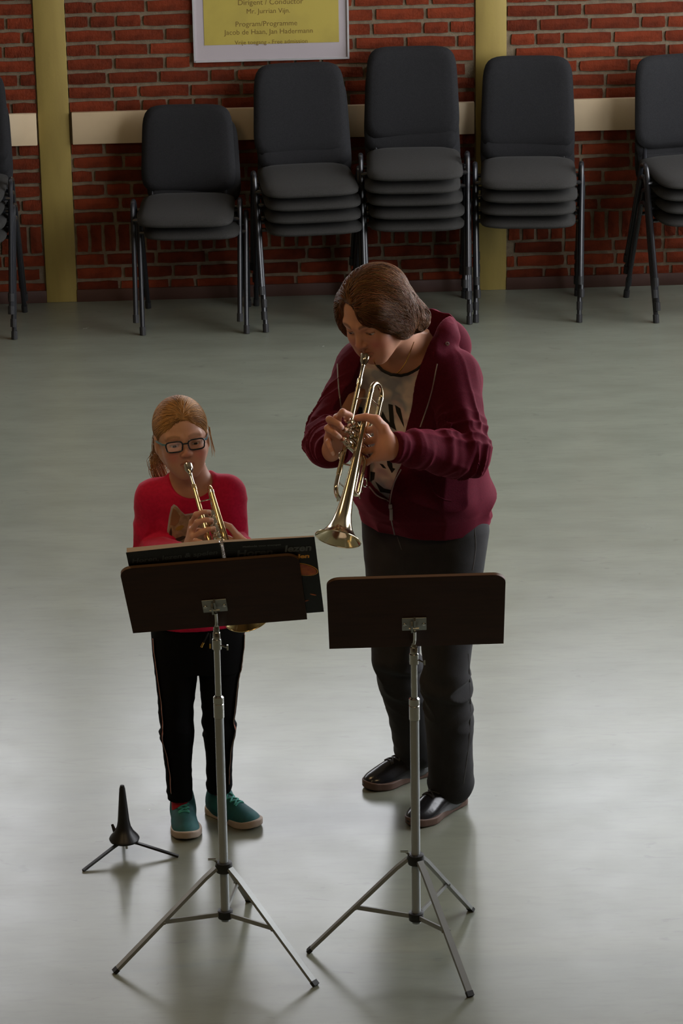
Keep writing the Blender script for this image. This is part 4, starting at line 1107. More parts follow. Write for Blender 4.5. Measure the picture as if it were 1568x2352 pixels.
    er = np.array([hit(hs, *p) for p in edge_r]); el_ = np.array([hit(hs, *p) for p in edge_l])
    lat = lambda p: (p - c0(1.0)) @ L
    zr, lr = er[::-1, 2], np.array([lat(p) for p in er])[::-1]; zl_, ll = el_[::-1, 2], np.array([lat(p) for p in el_])[::-1]
    ztip = min(zr[0], zl_[0])
    def hoodie(P):
        d = hood_outer(P)
        inner = torso(P, .0125)
        sh = np.maximum(d, -np.maximum(inner, np.maximum(-((P - arr(c0(1.1))) @ arr(D)) - .02, .932 - P[:, 2])))             # hollow in front so the shirt shows
        lt = (P - arr(c0(1.0))) @ arr(L); z = P[:, 2]
        fr = (P - arr(c0(1.2))) @ arr(D)
        gap = np.maximum(np.interp(z, zl_, ll) - lt, lt - np.interp(z, zr, lr)); gap = np.maximum(gap, ztip - z); gap = np.maximum(gap, -fr - .01)
        armd = np.minimum(seg(P, EL, WL, .07, .05), seg(P, ER, WR, .07, .06)); gap = np.maximum(gap, .01 - armd)
        sh = smax(sh, -gap, .004)
        ncut = seg(P, c0(1.36) + D * .06, frm((0, -.01, -.04)), .070, .085); sh = smax(sh, -ncut, .006)
        sh = np.maximum(sh, .852 - z)
        for w_, e_ in ((WL, EL), (WR, ER)):
            u_ = unit(w_ - e_); cut = (P - arr(w_)) @ arr(u_); near = np.linalg.norm(P - arr(w_), axis=1) - .10
            sh = np.maximum(sh, np.where(near < 0, cut, -1))
        return sh
    Po, Qo = mesh_sdf(hoodie, (-.16, 8.04, .79), (.50, 8.84, 1.54), .0040)
    ho = part_from('hoodie', Po, Qo, m_hoodie, root)
    # zip tapes
    def tape(pix, off=.003):
        out = []
        for p in catmull([np.array(v, float) for v in pix], 6):
            h_ = hit(hoodie, p[0], p[1], 7.9, 9.0)
            if h_ is not None and (not out or np.linalg.norm(h_ - out[-1]) < .06): out.append(h_)
        return out
    for pix in ([(1004, 836), (990, 905), (972, 960), (958, 1000)], [(775, 836), (777, 880), (780, 915), (783, 938)], [(921, 1078), (905, 1110), (896, 1150), (897, 1185), (906, 1228)], [(848, 1118), (866, 1138), (893, 1151)]):
        t_ = tape(pix)
        if len(t_) > 2: tubes_from('zipper', t_, .0022, m_zip, ho, root, 6)
    p_ = hit(hoodie, 896, 1158, 7.9, 9.0)
    if p_ is not None:
        b_ = np.array(root['_o']); MB().box(Vector(p_ - b_) + Vector((0, -.006, -.004)), (.010, .006, .012), None, .001).box(Vector(p_ - b_) + Vector((0.002, -.008, -.028)), (.009, .003, .034), None, .001).build('zip_pull', m_zip, ho)
    for pix in ([(986, 1096), (990, 1115), (1000, 1135), (1020, 1147), (1036, 1150)], [(1098, 1062), (1106, 1090), (1109, 1120), (1110, 1150)]):
        t_ = tape(pix)
        if len(t_) > 2: tubes_from('pocket_seam', t_, .0018, m_hoodie, ho, root, 6)
    p_ = hit(hoodie, 1027, 789, 7.9, 9.0)
    if p_ is not None:
        b_ = np.array(root['_o']); MB().tube([p_ - b_ + np.array([.004 * math.cos(a), -.002, .004 * math.sin(a)]) for a in np.linspace(0, 2 * math.pi, 14)[:-1]], .0018, 6, closed=True).build('eyelet', m_zip, ho)
    # ---- jeans
    def jeans(P):
        hip = loft(P, np.array([.70, .76, .82, .90, .96]), np.interp([.70, .76, .82, .90, .96], zs, cx), np.interp([.70, .76, .82, .90, .96], zs, cy), np.array([.150, .160, .166, .168, .160]), np.array([.105, .118, .126, .130, .125]), L)
        def leg(h_, k_, a_, sd):
            m1 = h_ + (k_ - h_) * .5; m2 = k_ + (a_ - k_) * .45 + D * -.012
            d = chain(P, [h_, m1, k_, m2, a_ + np.array([0, 0, .02])], [.092, .080, .064, .066, .064])
            kk = np.exp(-((P[:, 2] - .40) / .11) ** 2) * .019 + np.exp(-((P[:, 2] - .06) / .06) ** 2) * .008 + .0025
            return d - kk * (ridge(np.stack([(P @ arr(L)) * 7 + sd, (P @ arr(D)) * 9 + P[:, 2] * 6, P[:, 2] * 17 + (P @ arr(L)) * 9], 1)) - .45)
        lg = np.minimum(leg(hipR, kneeR, ankR, 1.7), leg(hipL, kneeL, ankL, 6.2)); d = smin(hip, lg, .035)
        tR = (P - arr(ankR)) @ arr((0, 0, 1)); return np.maximum(d, .038 + .018 * np.sin((P @ arr(D)) * 14) - P[:, 2])
    Pj, Qj = mesh_sdf(jeans, (.02, 8.30, .015), (.46, 8.90, .98), .0048)
    je = part_from('jeans', Pj, Qj, m_jeans, root)
    for pix in ([(1090, 1215), (1092, 1260), (1085, 1310)], [(1075, 1500), (1080, 1600), (1077, 1700), (1064, 1800)], [(912, 1232), (922, 1262)]):
        t_ = [hit(jeans, *p) for p in catmull([np.array(v, float) for v in pix], 6)]; t_ = [v for v in t_ if v is not None]
        if len(t_) > 3: tubes_from('seam', t_, .0017, m_seam, je, root, 6)
    # ---- shoes
    def sh(heel, toe): return make_shoe(root, heel, toe, .042, 1.0, m_leather, m_brownsole, m_blacklace, .024, 4, bow=True)
    tR, tL = at_z(833, 1815, 0), at_z(936, 1902, 0)
    dR = unit(np.array([.84, .54, 0])); dL = unit(np.array([.66, .75, 0]))
    sh(tR + dR * .262, tR); sh(tL + dL * .262, tL)
    # ---- hair: short brown bob swept from a parting on her right
    def hair_v(P):
        q = to(P); ax = q.copy(); ax[:, 0] = np.abs(ax[:, 0])
        d = ell(q, (-.002, -.014, .036), (.0875, .101, .083))
        d = smin(d, ell(ax, (.070, -.008, -.010), (.026, .052, .066)), .03)
        d = smin(d, ell(q, (0, -.066, -.038), (.074, .044, .070)), .03)
        d = smin(d, ell(q, (.040, .062, .050), (.045, .036, .034)), .03)                      # sweep over her left brow
        d = smin(d, ell(q, (.064, .038, .012), (.022, .034, .036)), .02)
        d = smin(d, ell(q, (.050, -.078, -.066), (.034, .028, .034)), .02)
        d = smin(d, ell(q, (-.074, .026, .004), (.020, .040, .060)), .02)
        face = ell(q, (-.006, .105, -.052), (.068, .068, .082)); fore = ell(q, (-.026, .105, .036), (.048, .056, .052))
        d = smax(d, -smin(face, fore, .02), .010)
        d = d - .011 * (ridge(q * arr((36, 36, 36))) - .45) * smooth01(-.02, -.07, q[:, 1]) * smooth01(.04, -.02, q[:, 2])
        return d * S
    def hair_f(P):
        q = to(P); st = vnoise(np.stack([q[:, 0] * 110 + q[:, 2] * 20, q[:, 1] * 26, q[:, 2] * 30], 1))
        curl = .4 + (ridge(q * arr((52, 52, 52))) - .4) * smooth01(-.02, -.07, q[:, 1]) * smooth01(.03, -.03, q[:, 2])
        return hair_v(P) - .0045 * (st - .5) - .004 * (curl - .4)
    bb0, bb1 = HC - .16, HC + .16
    Pq, Qq = mesh_sdf(hair_f, bb0, bb1, .0026)
    hc = arr((.095, .038, .011)); hcol = hc * (.6 + .8 * vnoise(to(Pq) * arr((150, 40, 50))))[:, None]
    # combed strands over it
    rts = Pq[RNG.choice(len(Pq), 5200, replace=False)].astype(F32)
    for _ in range(2): rts = rts - grad(hair_v, rts) * hair_v(rts)[:, None]
    qq = to(rts); rts = rts[(smin(ell(qq, (-.006, .105, -.052), (.068, .068, .082)), ell(qq, (-.026, .105, .036), (.048, .056, .052)), .02) > .0035) & (np.abs(hair_v(rts)) < .002)]
    def dirf(P):
        q = to(P); v = np.stack([(q[:, 0] + .028) * 9.0, (-.35 - q[:, 1] * 2.0), -.25 - .9 * smooth01(.09, .0, q[:, 2])], 1)
        v[:, 2] -= .6 * smooth01(.0, -.06, q[:, 2]); return (v @ R.T).astype(F32)
    paths = comb(hair_v, rts, dirf, 10, .0065, .0015, .0035, RNG, .35)
    ok = (hair_v(paths.reshape(-1, 3)).reshape(paths.shape[:2]) < .010).all(1); paths = paths[ok]
    cc = hc * RNG.uniform(.5, 2.1, (len(paths), 1)).astype(F32) * (1 + .2 * RNG.uniform(-1, 1, (len(paths), 3)).astype(F32))
    Ps, Qs, Cs = strand_mesh(paths, .0011, .0004, cc)
    P, Q = join_arrays([(Pq, Qq), (Ps, Qs)]); part_from('hair', P, Q, m_hair, root, np.concatenate([hcol, Cs]))
    # pale clip at the crown
    cp = hit(hair_f, 786, 640, 8.0, 8.8)
    if cp is not None:
        b_ = np.array(root['_o']); MB().box(Vector(cp - b_), (.012, .010, .022), Matrix.Rotation(.6, 3, 'Y'), .003).build('hair_clip', m_clip, root)
    del root['_o']
    return root

def to_px(p):
    v = np.array(p, float) - [0, 0, CAM_H]; d = v @ CF; return (round(784 + F_PX * (v @ CR) / d, 1), round(1176 - F_PX * (v @ CU) / d, 1))
m_hoodie = mat('maroon_sweatshirt_fleece', spec=0.08, col=(0.080, 0.0055, 0.0145), rough=0.8, noise=(160, (0.068, 0.0047, 0.0125), 0.4, 0.6), bump=(420, 0.25, 0.002), sheen=0.30)
m_hoodie.node_tree.nodes['Principled BSDF'].inputs['Sheen Tint'].default_value = (0.9, 0.15, 0.25, 1)
m_zip = mat('grey_zip_metal', (0.30, 0.27, 0.26), rough=0.4, metal=0.6)
m_blackcloth = mat('black_rib_knit', (0.010, 0.010, 0.011), rough=0.8)
m_gold = mat('gold_chain', (0.75, 0.45, 0.12), rough=0.25, metal=1.0)
m_jeans = mat('dark_grey_denim', spec=0.1, col=(0.036, 0.035, 0.036), rough=0.8, noise=(9, (0.024, 0.024, 0.025), 0.35, 0.7), bump=(600, 0.3, 0.0015), sheen=0.06)
m_seam = mat('pale_denim_seam', (0.08, 0.078, 0.078), rough=0.8)
m_leather = mat('black_leather', (0.012, 0.012, 0.014), rough=0.22, bump=(60, 0.15, 0.003))
m_brownsole = mat('brown_leather_sole', (0.10, 0.055, 0.038), rough=0.55)
m_blacklace = mat('black_lace', (0.015, 0.015, 0.016), rough=0.6)
m_clip = mat('pale_hair_clip', (0.45, 0.47, 0.50), rough=0.3)
def tee_material():
    m = mat('leaf_print_jersey', (0.42, 0.36, 0.30), rough=0.85)
    nt = m.node_tree; b = nt.nodes['Principled BSDF']; tc = nt.nodes.new('ShaderNodeTexCoord')
    def nz(scale, rot, sc, lo, hi, det=2, dist=0.0):
        mp = nt.nodes.new('ShaderNodeMapping'); mp.inputs['Scale'].default_value = sc; mp.inputs['Rotation'].default_value = rot; nt.links.new(tc.outputs['Object'], mp.inputs[0])
        n = nt.nodes.new('ShaderNodeTexNoise'); n.inputs['Scale'].default_value = scale; n.inputs['Detail'].default_value = det; n.inputs['Distortion'].default_value = dist; nt.links.new(mp.outputs[0], n.inputs['Vector'])
        r = nt.nodes.new('ShaderNodeMapRange'); r.inputs[1].default_value = lo; r.inputs[2].default_value = hi; nt.links.new(n.outputs[0], r.inputs[0]); return r.outputs[0]
    def mx(f, a, col):
        x = nt.nodes.new('ShaderNodeMix'); x.data_type = 'RGBA'; nt.links.new(f, x.inputs[0])
        if isinstance(a, tuple): x.inputs[6].default_value = (*a, 1)
        else: nt.links.new(a, x.inputs[6])
        x.inputs[7].default_value = (*col, 1); return x.outputs[2]
    c = mx(nz(14, (0, 0, 0), (1, 1, 1), .42, .60), (.62, .53, .45), (.27, .28, .30))
    c = mx(nz(9, (.2, .5, .3), (1.0, 1.0, 2.0), .52, .60), c, (.46, .34, .32))
    nt.links.new(c, b.inputs['Base Color']); return m
m_tee = tee_material()
m_leafdark = mat('dark_leaf_print', (0.020, 0.020, 0.018), rough=0.85, spec=0.1)
woman = build_woman()

# ------------------------------------------------------------------ the girl
def build_girl():
    root = person_root((-.42, 8.44, 0.0), 'child with glasses, pink long-sleeved shirt and black trousers, playing a trumpet')
    A = math.radians(-6); L = np.array([math.cos(A), -math.sin(A), 0]); D = np.array([-math.sin(A), -math.cos(A), 0])
    zs = np.array([.54, .62, .70, .78, .87, .945, 1.002, 1.037, 1.067, 1.105])
    cx = np.array([-.408, -.408, -.408, -.408, -.408, -.409, -.410, -.411, -.412, -.412])
    cy = np.array([8.43, 8.43, 8.435, 8.435, 8.43, 8.425, 8.42, 8.415, 8.41, 8.405])
    hw = np.array([.105, .115, .112, .110, .114, .118, .112, .085, .050, .036])
    hd = np.array([.080, .088, .088, .085, .086, .085, .074, .060, .045, .036])
    c0 = lambda z: np.array([np.interp(z, zs, cx), np.interp(z, zs, cy), z])
    SL, SR = at_y(524, 1132, 8.405), at_y(350, 1141, 8.405)
    EL, WL = at_y(530, 1250, 8.40), at_y(514, 1238, 8.225)
    ER, WR = at_y(346, 1260, 8.40), at_y(430, 1240, 8.215)
    hipR, kneeR, ankR = c0(.60) - L * .060, at_y(404, 1655, 8.40), at_y(413, 1825, 8.455)
    hipL, kneeL, ankL = c0(.60) + L * .060, at_y(503, 1645, 8.425), at_y(503, 1805, 8.505)
    hipR[2] = hipL[2] = .60
    def torso(P, o=0.0):
        d = loft(P, zs, cx, cy, hw, hd, L) - o
        return smin(d, seg(P, SL - L * .01, SR + L * .01, .036, .036) - o, .04)
    # ---- head
    S = .915; HC = at_y(417, 1004, 8.375)
    fh = unit(.15 * CR - .20 * CU - .95 * CF); up0 = np.array([0, 0, 1.0]); l0 = unit(np.cross(up0, fh)); upv = unit(np.cross(fh, l0)); ra = math.radians(4.5)
    upv = upv * math.cos(ra) - l0 * math.sin(ra)
    to, frm, R = head_local(HC, fh, upv, S)
    neck0, neck1 = frm((0, -.028, -.075)), c0(1.02)
    def skin_head(P):
        d = head_field(to(P), 1.0, 1.0, 1.3) * S
        d = smin(d, seg(P, neck0, neck1, .040, .043), .025)
        return smin(d, torso(P), .035)
    Ph, Qh = mesh_sdf(lambda P: np.maximum(skin_head(P), .945 - P[:, 2]), (-.56, 8.22, .93), (-.26, 8.52, 1.34), .0021)
    base = arr((.57, .30, .195)); C1 = np.tile(base, (len(Ph), 1)); head_colours(to(Ph), base, (.40, .12, .10), (.34, .18, .10), (.58, .19, .15), C1)
    # ---- trumpet
    lips = frm((0, .0935, -.0670))
    dl = unit(.300 * CR - .954 * CU); al = math.radians(36)
    fd = unit(math.cos(al) * dl - math.sin(al) * CF)
    e1 = unit(-CF - fd * np.dot(-CF, fd)); e2 = unit(np.cross(e1, fd))
    if np.dot(e2, CR) < 0: e2 = -e2
    rho = math.radians(8); tu = math.cos(rho) * e1 + math.sin(rho) * e2; tr = np.cross(fd, tu)
    tp, tl, _ = make_trumpet('yellow gold trumpet held by the child in the pink shirt', lips - tr * .021, fd, tu, m_brassG, m_silver)
    k = .80
    # right hand: fingers over the buttons
    tips = [tl(x, .002, .0515) + tu * .0065 + tr * .003 for x in VX] + [tl(.296, .036, .030)]
    mc = [tl(VX[0] - .006, .052, .022), tl(VX[1] - .010, .058, .020), tl(VX[2] - .018, .060, .015), tl(VX[2] + .002, .059, .006)]
    WRh = tl(.268, .082, -.046)
    bul = unit(tu + tr * .25)
    thR = [tl(.240, .068, -.026), tl(.222, .056, -.018), tl(.216, .040, -.012), tl(.218, .024, -.018)]
    hR, nR, _ = hand_field(WRh, mc, tips, thR, bul, k, elbow=ER)
    lo = np.minimum.reduce([*mc, *tips, WRh, *thR]) - .03; hi = np.maximum.reduce([*mc, *tips, WRh, *thR]) + .03
    PR, QR = mesh_sdf(hR, lo, hi, .0017); Ca = np.tile(arr((.58, .29, .19)), (len(PR), 1)); paint_nails(PR, Ca, nR, arr((.68, .46, .40)))
    mcL = [tl(.218, -.036, -.074), tl(.236, -.042, -.078), tl(.254, -.043, -.080), tl(.272, -.041, -.078)]
    tpL = [tl(.206, .022, -.014), tl(.230, .024, -.024), tl(.254, .024, -.028), tl(.280, .010, -.040)]
    WLh = tl(.300, -.106, -.090); thL = [tl(.250, -.080, -.074), tl(.228, -.062, -.060), tl(.212, -.046, -.030), tl(.206, -.030, -.020)]
    hL, nL, _ = hand_field(WLh, mcL, tpL, thL, unit(-tu - tr * .2), k, elbow=EL)
    lo = np.minimum.reduce([*mcL, *tpL, WLh, *thL]) - .03; hi = np.maximum.reduce([*mcL, *tpL, WLh, *thL]) + .03
    PL, QL = mesh_sdf(hL, lo, hi, .0017); Cb = np.tile(arr((.58, .29, .19)), (len(PL), 1)); paint_nails(PL, Cb, nL, arr((.68, .46, .40)))
    WR, WL = WRh + unit(ER - WRh) * .012, WLh + unit(EL - WLh) * .012
    def body(P):
        d = torso(P, -.008)
        d = smin(d, chain(P, [SL, EL, WLh], [.030, .026, .019]), .03); d = smin(d, chain(P, [SR, ER, WRh], [.030, .026, .019]), .03)
        lg = np.minimum(chain(P, [hipR, kneeR, ankR], [.052, .036, .026]), chain(P, [hipL, kneeL, ankL], [.052, .036, .026]))
        return np.maximum(smin(d, lg, .04), P[:, 2] - .965)
    Pb, Qb = mesh_sdf(body, (-.62, 8.05, .02), (-.20, 8.60, 1.02), .008)
    P, Q = join_arrays([(Ph, Qh), (PR, QR), (PL, QL), (Pb, Qb)]); C = np.concatenate([C1, Ca, Cb, np.tile(base, (len(Pb), 1))])
    part_from('body', P, Q, m_skin, root, C)
    eyes(root, frm, R, S, (.02, 1, -.42), m_iris_g)
    # ---- shirt
    def torso_sh(P): return torso(P, .011) - .006 * (ridge(np.stack([(P @ arr(L)) * 13, (P @ arr(D)) * 9, P[:, 2] * 9 + (P @ arr(L)) * 10], 1)) - .5) * smooth01(1.0, .94, P[:, 2])
    def shirt(P):
        d = torso_sh(P)
        for s_, e_, w_, sd in ((SL, EL, WL, 2.0), (SR, ER, WR, 5.0)):
            a_ = chain(P, [s_, s_ + (e_ - s_) * .5, e_, w_ + unit(e_ - w_) * .03, w_], [.047, .047, .043, .031, .029])
            kk = np.exp(-(np.linalg.norm(P - arr(e_), axis=1) / .09) ** 2) * .012 + .0035
            a_ = a_ - kk * (ridge(np.stack([P[:, 0] * 16 + sd, P[:, 1] * 9, P[:, 2] * 26 + P[:, 0] * 14], 1)) - .45)
            d = smin(d, a_, .022)
        cut = seg(P, c0(1.10) + D * .058, c0(1.115) - D * .02, .072, .066); d = smax(d, -cut, .005)
        d = np.maximum(d, .640 - P[:, 2])
        for w_, e_ in ((WL, EL), (WR, ER)):
            c_ = (P - arr(w_)) @ arr(unit(w_ - e_)); d = np.maximum(d, np.where(np.linalg.norm(P - arr(w_), axis=1) < .07, c_, -1))
        return d
    Pt, Qt = mesh_sdf(shirt, (-.64, 8.02, .57), (-.18, 8.60, 1.10), .0036)
    st = part_from('shirt', Pt, Qt, m_pink, root)
    # printed animal face on the chest
    face = [(383, 1250), (384, 1216), (388, 1186), (393, 1164), (399, 1158), (407, 1163), (415, 1173), (424, 1181), (446, 1178), (470, 1176), (483, 1172), (491, 1160), (498, 1157), (505, 1168), (510, 1196), (512, 1240), (508, 1290), (492, 1325), (465, 1345), (440, 1347), (412, 1330), (391, 1295)]
    cen = np.array([447, 1245]); shrink = lambda s_: [tuple(cen + (np.array(p) - cen) * s_) for p in face]
    drape('printed_outline', face, torso_sh, .0012, m_prw, st, root)
    drape('printed_fur', shrink(.945), torso_sh, .0018, m_prfur, st, root)
    drape('printed_ear', [(391, 1206), (394, 1182), (398, 1168), (404, 1172), (414, 1186), (410, 1200), (402, 1208)], torso_sh, .0024, m_prear, st, root, 2)
    drape('printed_ear', [(505, 1206), (503, 1182), (498, 1168), (492, 1172), (484, 1186), (488, 1200), (497, 1208)], torso_sh, .0024, m_prear, st, root, 2)
    drape('printed_stripe', [(388, 1246), (389, 1222), (393, 1210), (395, 1222), (394, 1246)], torso_sh, .0024, m_prdark, st, root, 2)
    drape('printed_stripe', [(431, 1222), (434, 1200), (437, 1185), (439, 1200), (434, 1224)], torso_sh, .0024, m_prdark, st, root, 2)
    drape('printed_eye', [(402, 1216), (408, 1209), (418, 1206), (424, 1209), (416, 1217), (408, 1219)], torso_sh, .0024, m_pryel, st, root, 2)
    drape('printed_eye', [(470, 1209), (478, 1206), (488, 1209), (493, 1216), (486, 1219), (478, 1217)], torso_sh, .0024, m_pryel, st, root, 2)
    drape('printed_mouth', [(392, 1243), (405, 1236), (420, 1231), (430, 1232), (420, 1240), (405, 1246)], torso_sh, .0024, m_prdark, st, root, 2)
    # ---- trousers
    def pants(P):
        hip = loft(P, np.array([.50, .56, .62, .70]), np.interp([.50, .56, .62, .70], zs, cx), np.interp([.50, .56, .62, .70], zs, cy), np.array([.110, .120, .120, .108]), np.array([.078, .090, .093, .085]), L)
        def leg(h_, k_, a_, sd):
            d = chain(P, [h_, h_ + (k_ - h_) * .5, k_, k_ + (a_ - k_) * .5, a_], [.068, .058, .045, .039, .034])
            kk = np.exp(-((P[:, 2] - .31) / .06) ** 2) * .012 + np.exp(-((P[:, 2] - .10) / .04) ** 2) * .006 + .002
            return d - kk * (ridge(np.stack([P[:, 0] * 9 + sd, P[:, 1] * 9, P[:, 2] * 34 + P[:, 0] * 8], 1)) - .45)
        return np.maximum(smin(hip, np.minimum(leg(hipR, kneeR, ankR, 1.1), leg(hipL, kneeL, ankL, 4.4)), .025), .080 - P[:, 2])
    Pp, Qp = mesh_sdf(pants, (-.60, 8.28, .06), (-.22, 8.62, .72), .0036)
    pn = part_from('trousers', Pp, Qp, m_blackpants, root)
    b = np.array(root['_o'])
    for sgn, (h_, k_, a_) in ((-1, (hipR, kneeR, ankR)), (1, (hipL, kneeL, ankL))):
        for off, w_, mm in ((.0015, .020, m_prw), (.0022, .010, m_stripe)):
            pts = []
            for t in np.linspace(0, 1, 40):
                p = h_ + (k_ - h_) * min(t * 2, 1) if t < .5 else k_ + (a_ - k_) * (t * 2 - 1)
                if t > .97: break
                pts.append(press(pants, p + L * sgn * .14 + D * .030, -L * sgn, off, .14) - b)
            MB().strap(pts, w_, .001, D).build('side_stripe', mm, pn, 60)
    # drawstring
    for (x0, y0, x1, y1) in ((478, 1452, 467, 1474), (482, 1454, 482, 1476)):
        p0, p1 = hit(pants, x0, y0, 8.0, 8.8), hit(pants, x1, y1, 8.0, 8.8)
        if p0 is not None and p1 is not None:
            ds = MB().tube([p0 - b + D * .004, (p0 + p1) / 2 - b + D * .008, p1 - b + D * .006], .0026, 6).build('drawstring', m_blackcloth, pn)
            MB().tube([p1 - b + D * .006, p1 - b + D * .006 + (p1 - p0) * .5], .0032, 8).build('cord_tip', m_gold, ds)
    # ---- socks and shoes
    for a_ in (ankR, ankL):
        so = a_.copy(); MB().tube([so - b + np.array([0, 0, .03]), so - b, np.array([so[0] - b[0], so[1] - b[1], .045])], [.025, .025, .025], 16).build('sock', m_redsock, root)
    tR, tL = at_z(427, 1934, 0), at_z(590, 1906, 0)
    dR, dL = unit(np.array([-.09, 1.0, 0])), unit(np.array([-.70, .71, 0]))
    for t_, d_ in ((tR, dR), (tL, dL)):
        sh, up_f, wr = make_shoe(root, t_ + d_ * .205, t_, .040, 1.16, m_teal, m_palesole, m_teallace, .022, 4)
    # ---- glasses
    gl = empty('glasses'); gl.parent = root
    mb = MB(); pts_all = {}
    for sx in (-1, 1):
        rim = []
        for a in np.linspace(0, 2 * math.pi, 33)[:-1]:
            e = 4.0; ca, sa = math.cos(a), math.sin(a); rr = 1 / (abs(ca) ** e + abs(sa) ** e) ** (1 / e)
            x = sx * .0330 + .0245 * rr * ca * (1 - .05 * (sa < 0)); z = -.0075 + .0155 * rr * sa
            rim.append(frm((x, .1010 - 2.6 * (abs(x) - .012) ** 2 * (abs(x) > .012), z)) - b)
        pts_all[sx] = rim; mb.tube(rim, .0021, 8, closed=True)
    mb.tube([frm((-.0095, .1010, -.0015)) - b, frm((0, .1035, -.0005)) - b, frm((.0095, .1010, -.0015)) - b], .0022, 8)
    mb.build('rims', m_glframe, gl)
    for sx in (-1, 1):
        l_ = MB(); l_.bm.faces.new([l_.bm.verts.new(Vector(p)) for p in pts_all[sx]]); r_ = bmesh.ops.extrude_face_region(l_.bm, geom=l_.bm.faces[:]); bmesh.ops.translate(l_.bm, vec=Vector(-R[:, 1] * .0012), verts=[v for v in r_['geom'] if isinstance(v, bmesh.types.BMVert)])
        l_.build('lens', m_lens, gl)
        MB().strap([frm((sx * .0575, .0935, .001)) - b, frm((sx * .066, .085, .002)) - b, frm((sx * .0755, .03, .001)) - b, frm((sx * .0795, -.012, -.002)) - b], .0055, .0022, R[:, 2]).build('temple', m_gltemple, gl, 60)
    # ---- hair pulled back into a ponytail
    tie = frm((-.012, -.108, -.030))
    def hair_v(P):
        q = to(P); d = ell(q, (0, -.016, .034), (.0800, .100, .0875))
        d = smin(d, ell(q, (0, -.06, -.015), (.070, .050, .060)), .03)
        face = ell(q, (.004, .115, -.040), (.074, .090, .112)); d = smax(d, -face, .008)
        low = seg(q, (-.12, .0, -.050), (.12, .0, -.050), .050, .050); d = smax(d, -low, .012)
        ear = np.abs(q); ear[:, 1] = q[:, 1]; ear[:, 2] = q[:, 2]; d = smax(d, -ell(ear, (.082, -.008, -.020), (.014, .030, .040)), .006)
        return d * S
    pony = [tie, tie + np.array([-.012, .020, -.03]), at_y(362, 1062, 8.47), at_y(374, 1100, 8.475), at_y(386, 1135, 8.475)]
    def hair_f(P):
        q = to(P); st_ = vnoise(np.stack([q[:, 0] * 95, q[:, 1] * 16, q[:, 2] * 60], 1)); d = hair_v(P) - .0035 * (st_ - .5)
        pd = chain(P, pony, [.016, .020, .019, .015, .005]) - .003 * (vnoise(np.stack([P[:, 0] * 160, P[:, 1] * 160, P[:, 2] * 18], 1)) - .5)
        return smin(d, pd, .01)
    Pq, Qq = mesh_sdf(hair_f, HC - np.array([.13, .12, .20]), HC + np.array([.13, .19, .13]), .0024)
    hc = arr((.33, .17, .058)); hcol = hc * (.65 + .7 * vnoise(to(Pq) * arr((140, 26, 90))))[:, None]
    rng = np.random.default_rng(11); n = 2400; u_ = rng.normal(size=(n * 3, 3)); u_ /= np.linalg.norm(u_, axis=1, keepdims=True); u_ = u_[(u_[:, 2] > -.3) & (u_[:, 1] > -.75)][:n]
    rt = np.array([0, -.016, .034]) + u_ * np.array([.08, .10, .0875]); rts = (HC + S * (rt @ R.T)).astype(F32)
    for _ in range(4): rts = rts - grad(hair_v, rts) * hair_v(rts)[:, None]
    dirf = lambda P: (arr(tie) - P) + arr([0, 0, 0.0])
    paths = comb(hair_v, rts, dirf, 12, .0080, .0008, .0022, rng, .10)
    ok = (hair_v(paths.reshape(-1, 3)).reshape(paths.shape[:2]) < .006).all(1); paths = paths[ok]
    wisps = []
    for i in range(46):                                                      # loose hairs beside the ears and neck
        if i < 34: p0, p1, p2 = at_y(356 + rng.uniform(-6, 8), 1000 + rng.uniform(-15, 15), 8.40), at_y(352 + rng.uniform(-12, 12), 1045, 8.42), at_y(364 + rng.uniform(-14, 14), 1075 + rng.uniform(0, 22), 8.43)
        else: p0, p1, p2 = at_y(480 + rng.uniform(-2, 2), 985 + rng.uniform(-8, 8), 8.38), at_y(486 + rng.uniform(-2, 3), 1012, 8.38), at_y(490 + rng.uniform(-4, 4), 1035 + rng.uniform(0, 20), 8.39)
        t = np.linspace(0, 1, 13)[:, None]; wisps.append((1 - t) ** 2 * p0 + 2 * t * (1 - t) * p1 + t * t * p2)
    pst = []
    for i in range(160):
        o_ = rng.normal(size=3) * .011; c_ = np.array(catmull([p + o_ * s_ for p, s_ in zip(pony, (.8, 1.2, 1.2, 1.0, .5))], 3)); pst.append(c_)
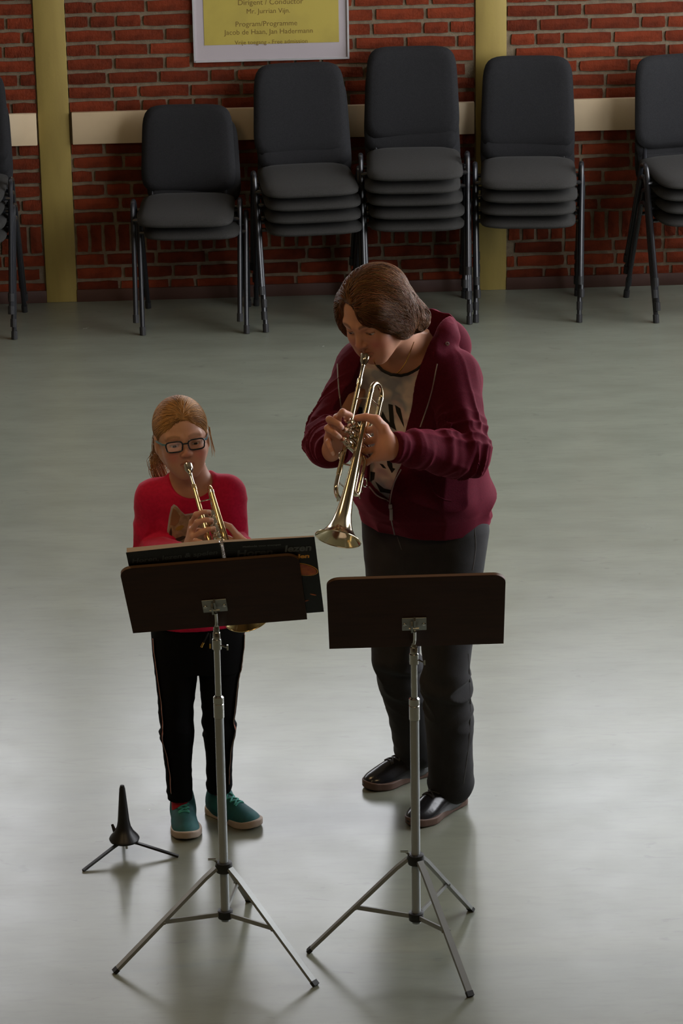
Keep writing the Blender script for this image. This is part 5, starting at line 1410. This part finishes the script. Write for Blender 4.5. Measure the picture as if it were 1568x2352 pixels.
    cc = lambda n_: hc * rng.uniform(.6, 1.9, (n_, 1)).astype(F32)
    pcs = [(Pq, Qq)]; cols = [hcol]
    for arr_, r0, r1 in ((paths, .0010, .0004), (np.array(wisps), .0007, .0003), (np.array(pst), .0012, .0005)):
        a_, q_, c_ = strand_mesh(np.asarray(arr_, float), r0, r1, cc(len(arr_))); pcs.append((a_, q_)); cols.append(c_)
    P, Q = join_arrays(pcs); part_from('hair', P, Q, m_hair, root, np.concatenate(cols))
    del root['_o']
    return root
m_pink = mat('raspberry_jersey', spec=0.15, col=(0.60, 0.012, 0.065), rough=0.75, noise=(120, (0.53, 0.010, 0.057), 0.4, 0.6), bump=(500, 0.15, 0.001), sheen=0.1)
m_prw = mat('white_print', (0.45, 0.40, 0.40), rough=0.7)
m_prfur = mat('tan_fur_print', (0.40, 0.27, 0.17), rough=0.7, noise=(60, (0.26, 0.17, 0.10), 0.45, 0.65))
m_prear = mat('brown_ear_print', (0.26, 0.12, 0.055), rough=0.7)
m_prdark = mat('dark_fur_print', (0.05, 0.03, 0.02), rough=0.7)
m_pryel = mat('amber_eye_print', (0.34, 0.20, 0.03), rough=0.6)
m_blackpants = mat('black_jersey', spec=0.1, col=(0.005, 0.005, 0.006), rough=0.85, bump=(500, 0.2, 0.001))
m_stripe = mat('coral_stripe', (0.60, 0.13, 0.07), rough=0.7)
m_redsock = mat('red_sock', (0.55, 0.02, 0.04), rough=0.85)
m_teal = mat('teal_mesh_fabric', (0.012, 0.115, 0.125), rough=0.7, noise=(25, (0.008, 0.075, 0.085), 0.4, 0.65), bump=(700, 0.4, 0.001))
m_palesole = mat('pale_rubber_sole', (0.42, 0.34, 0.28), rough=0.6)
m_teallace = mat('mint_lace', (0.05, 0.34, 0.29), rough=0.7)
m_glframe = mat('dark_navy_acetate', (0.012, 0.018, 0.025), rough=0.25)
m_gltemple = mat('pale_blue_temple', (0.12, 0.22, 0.26), rough=0.25)
m_lens = thin_glass('clear_spectacle_lens')
girl = build_girl()
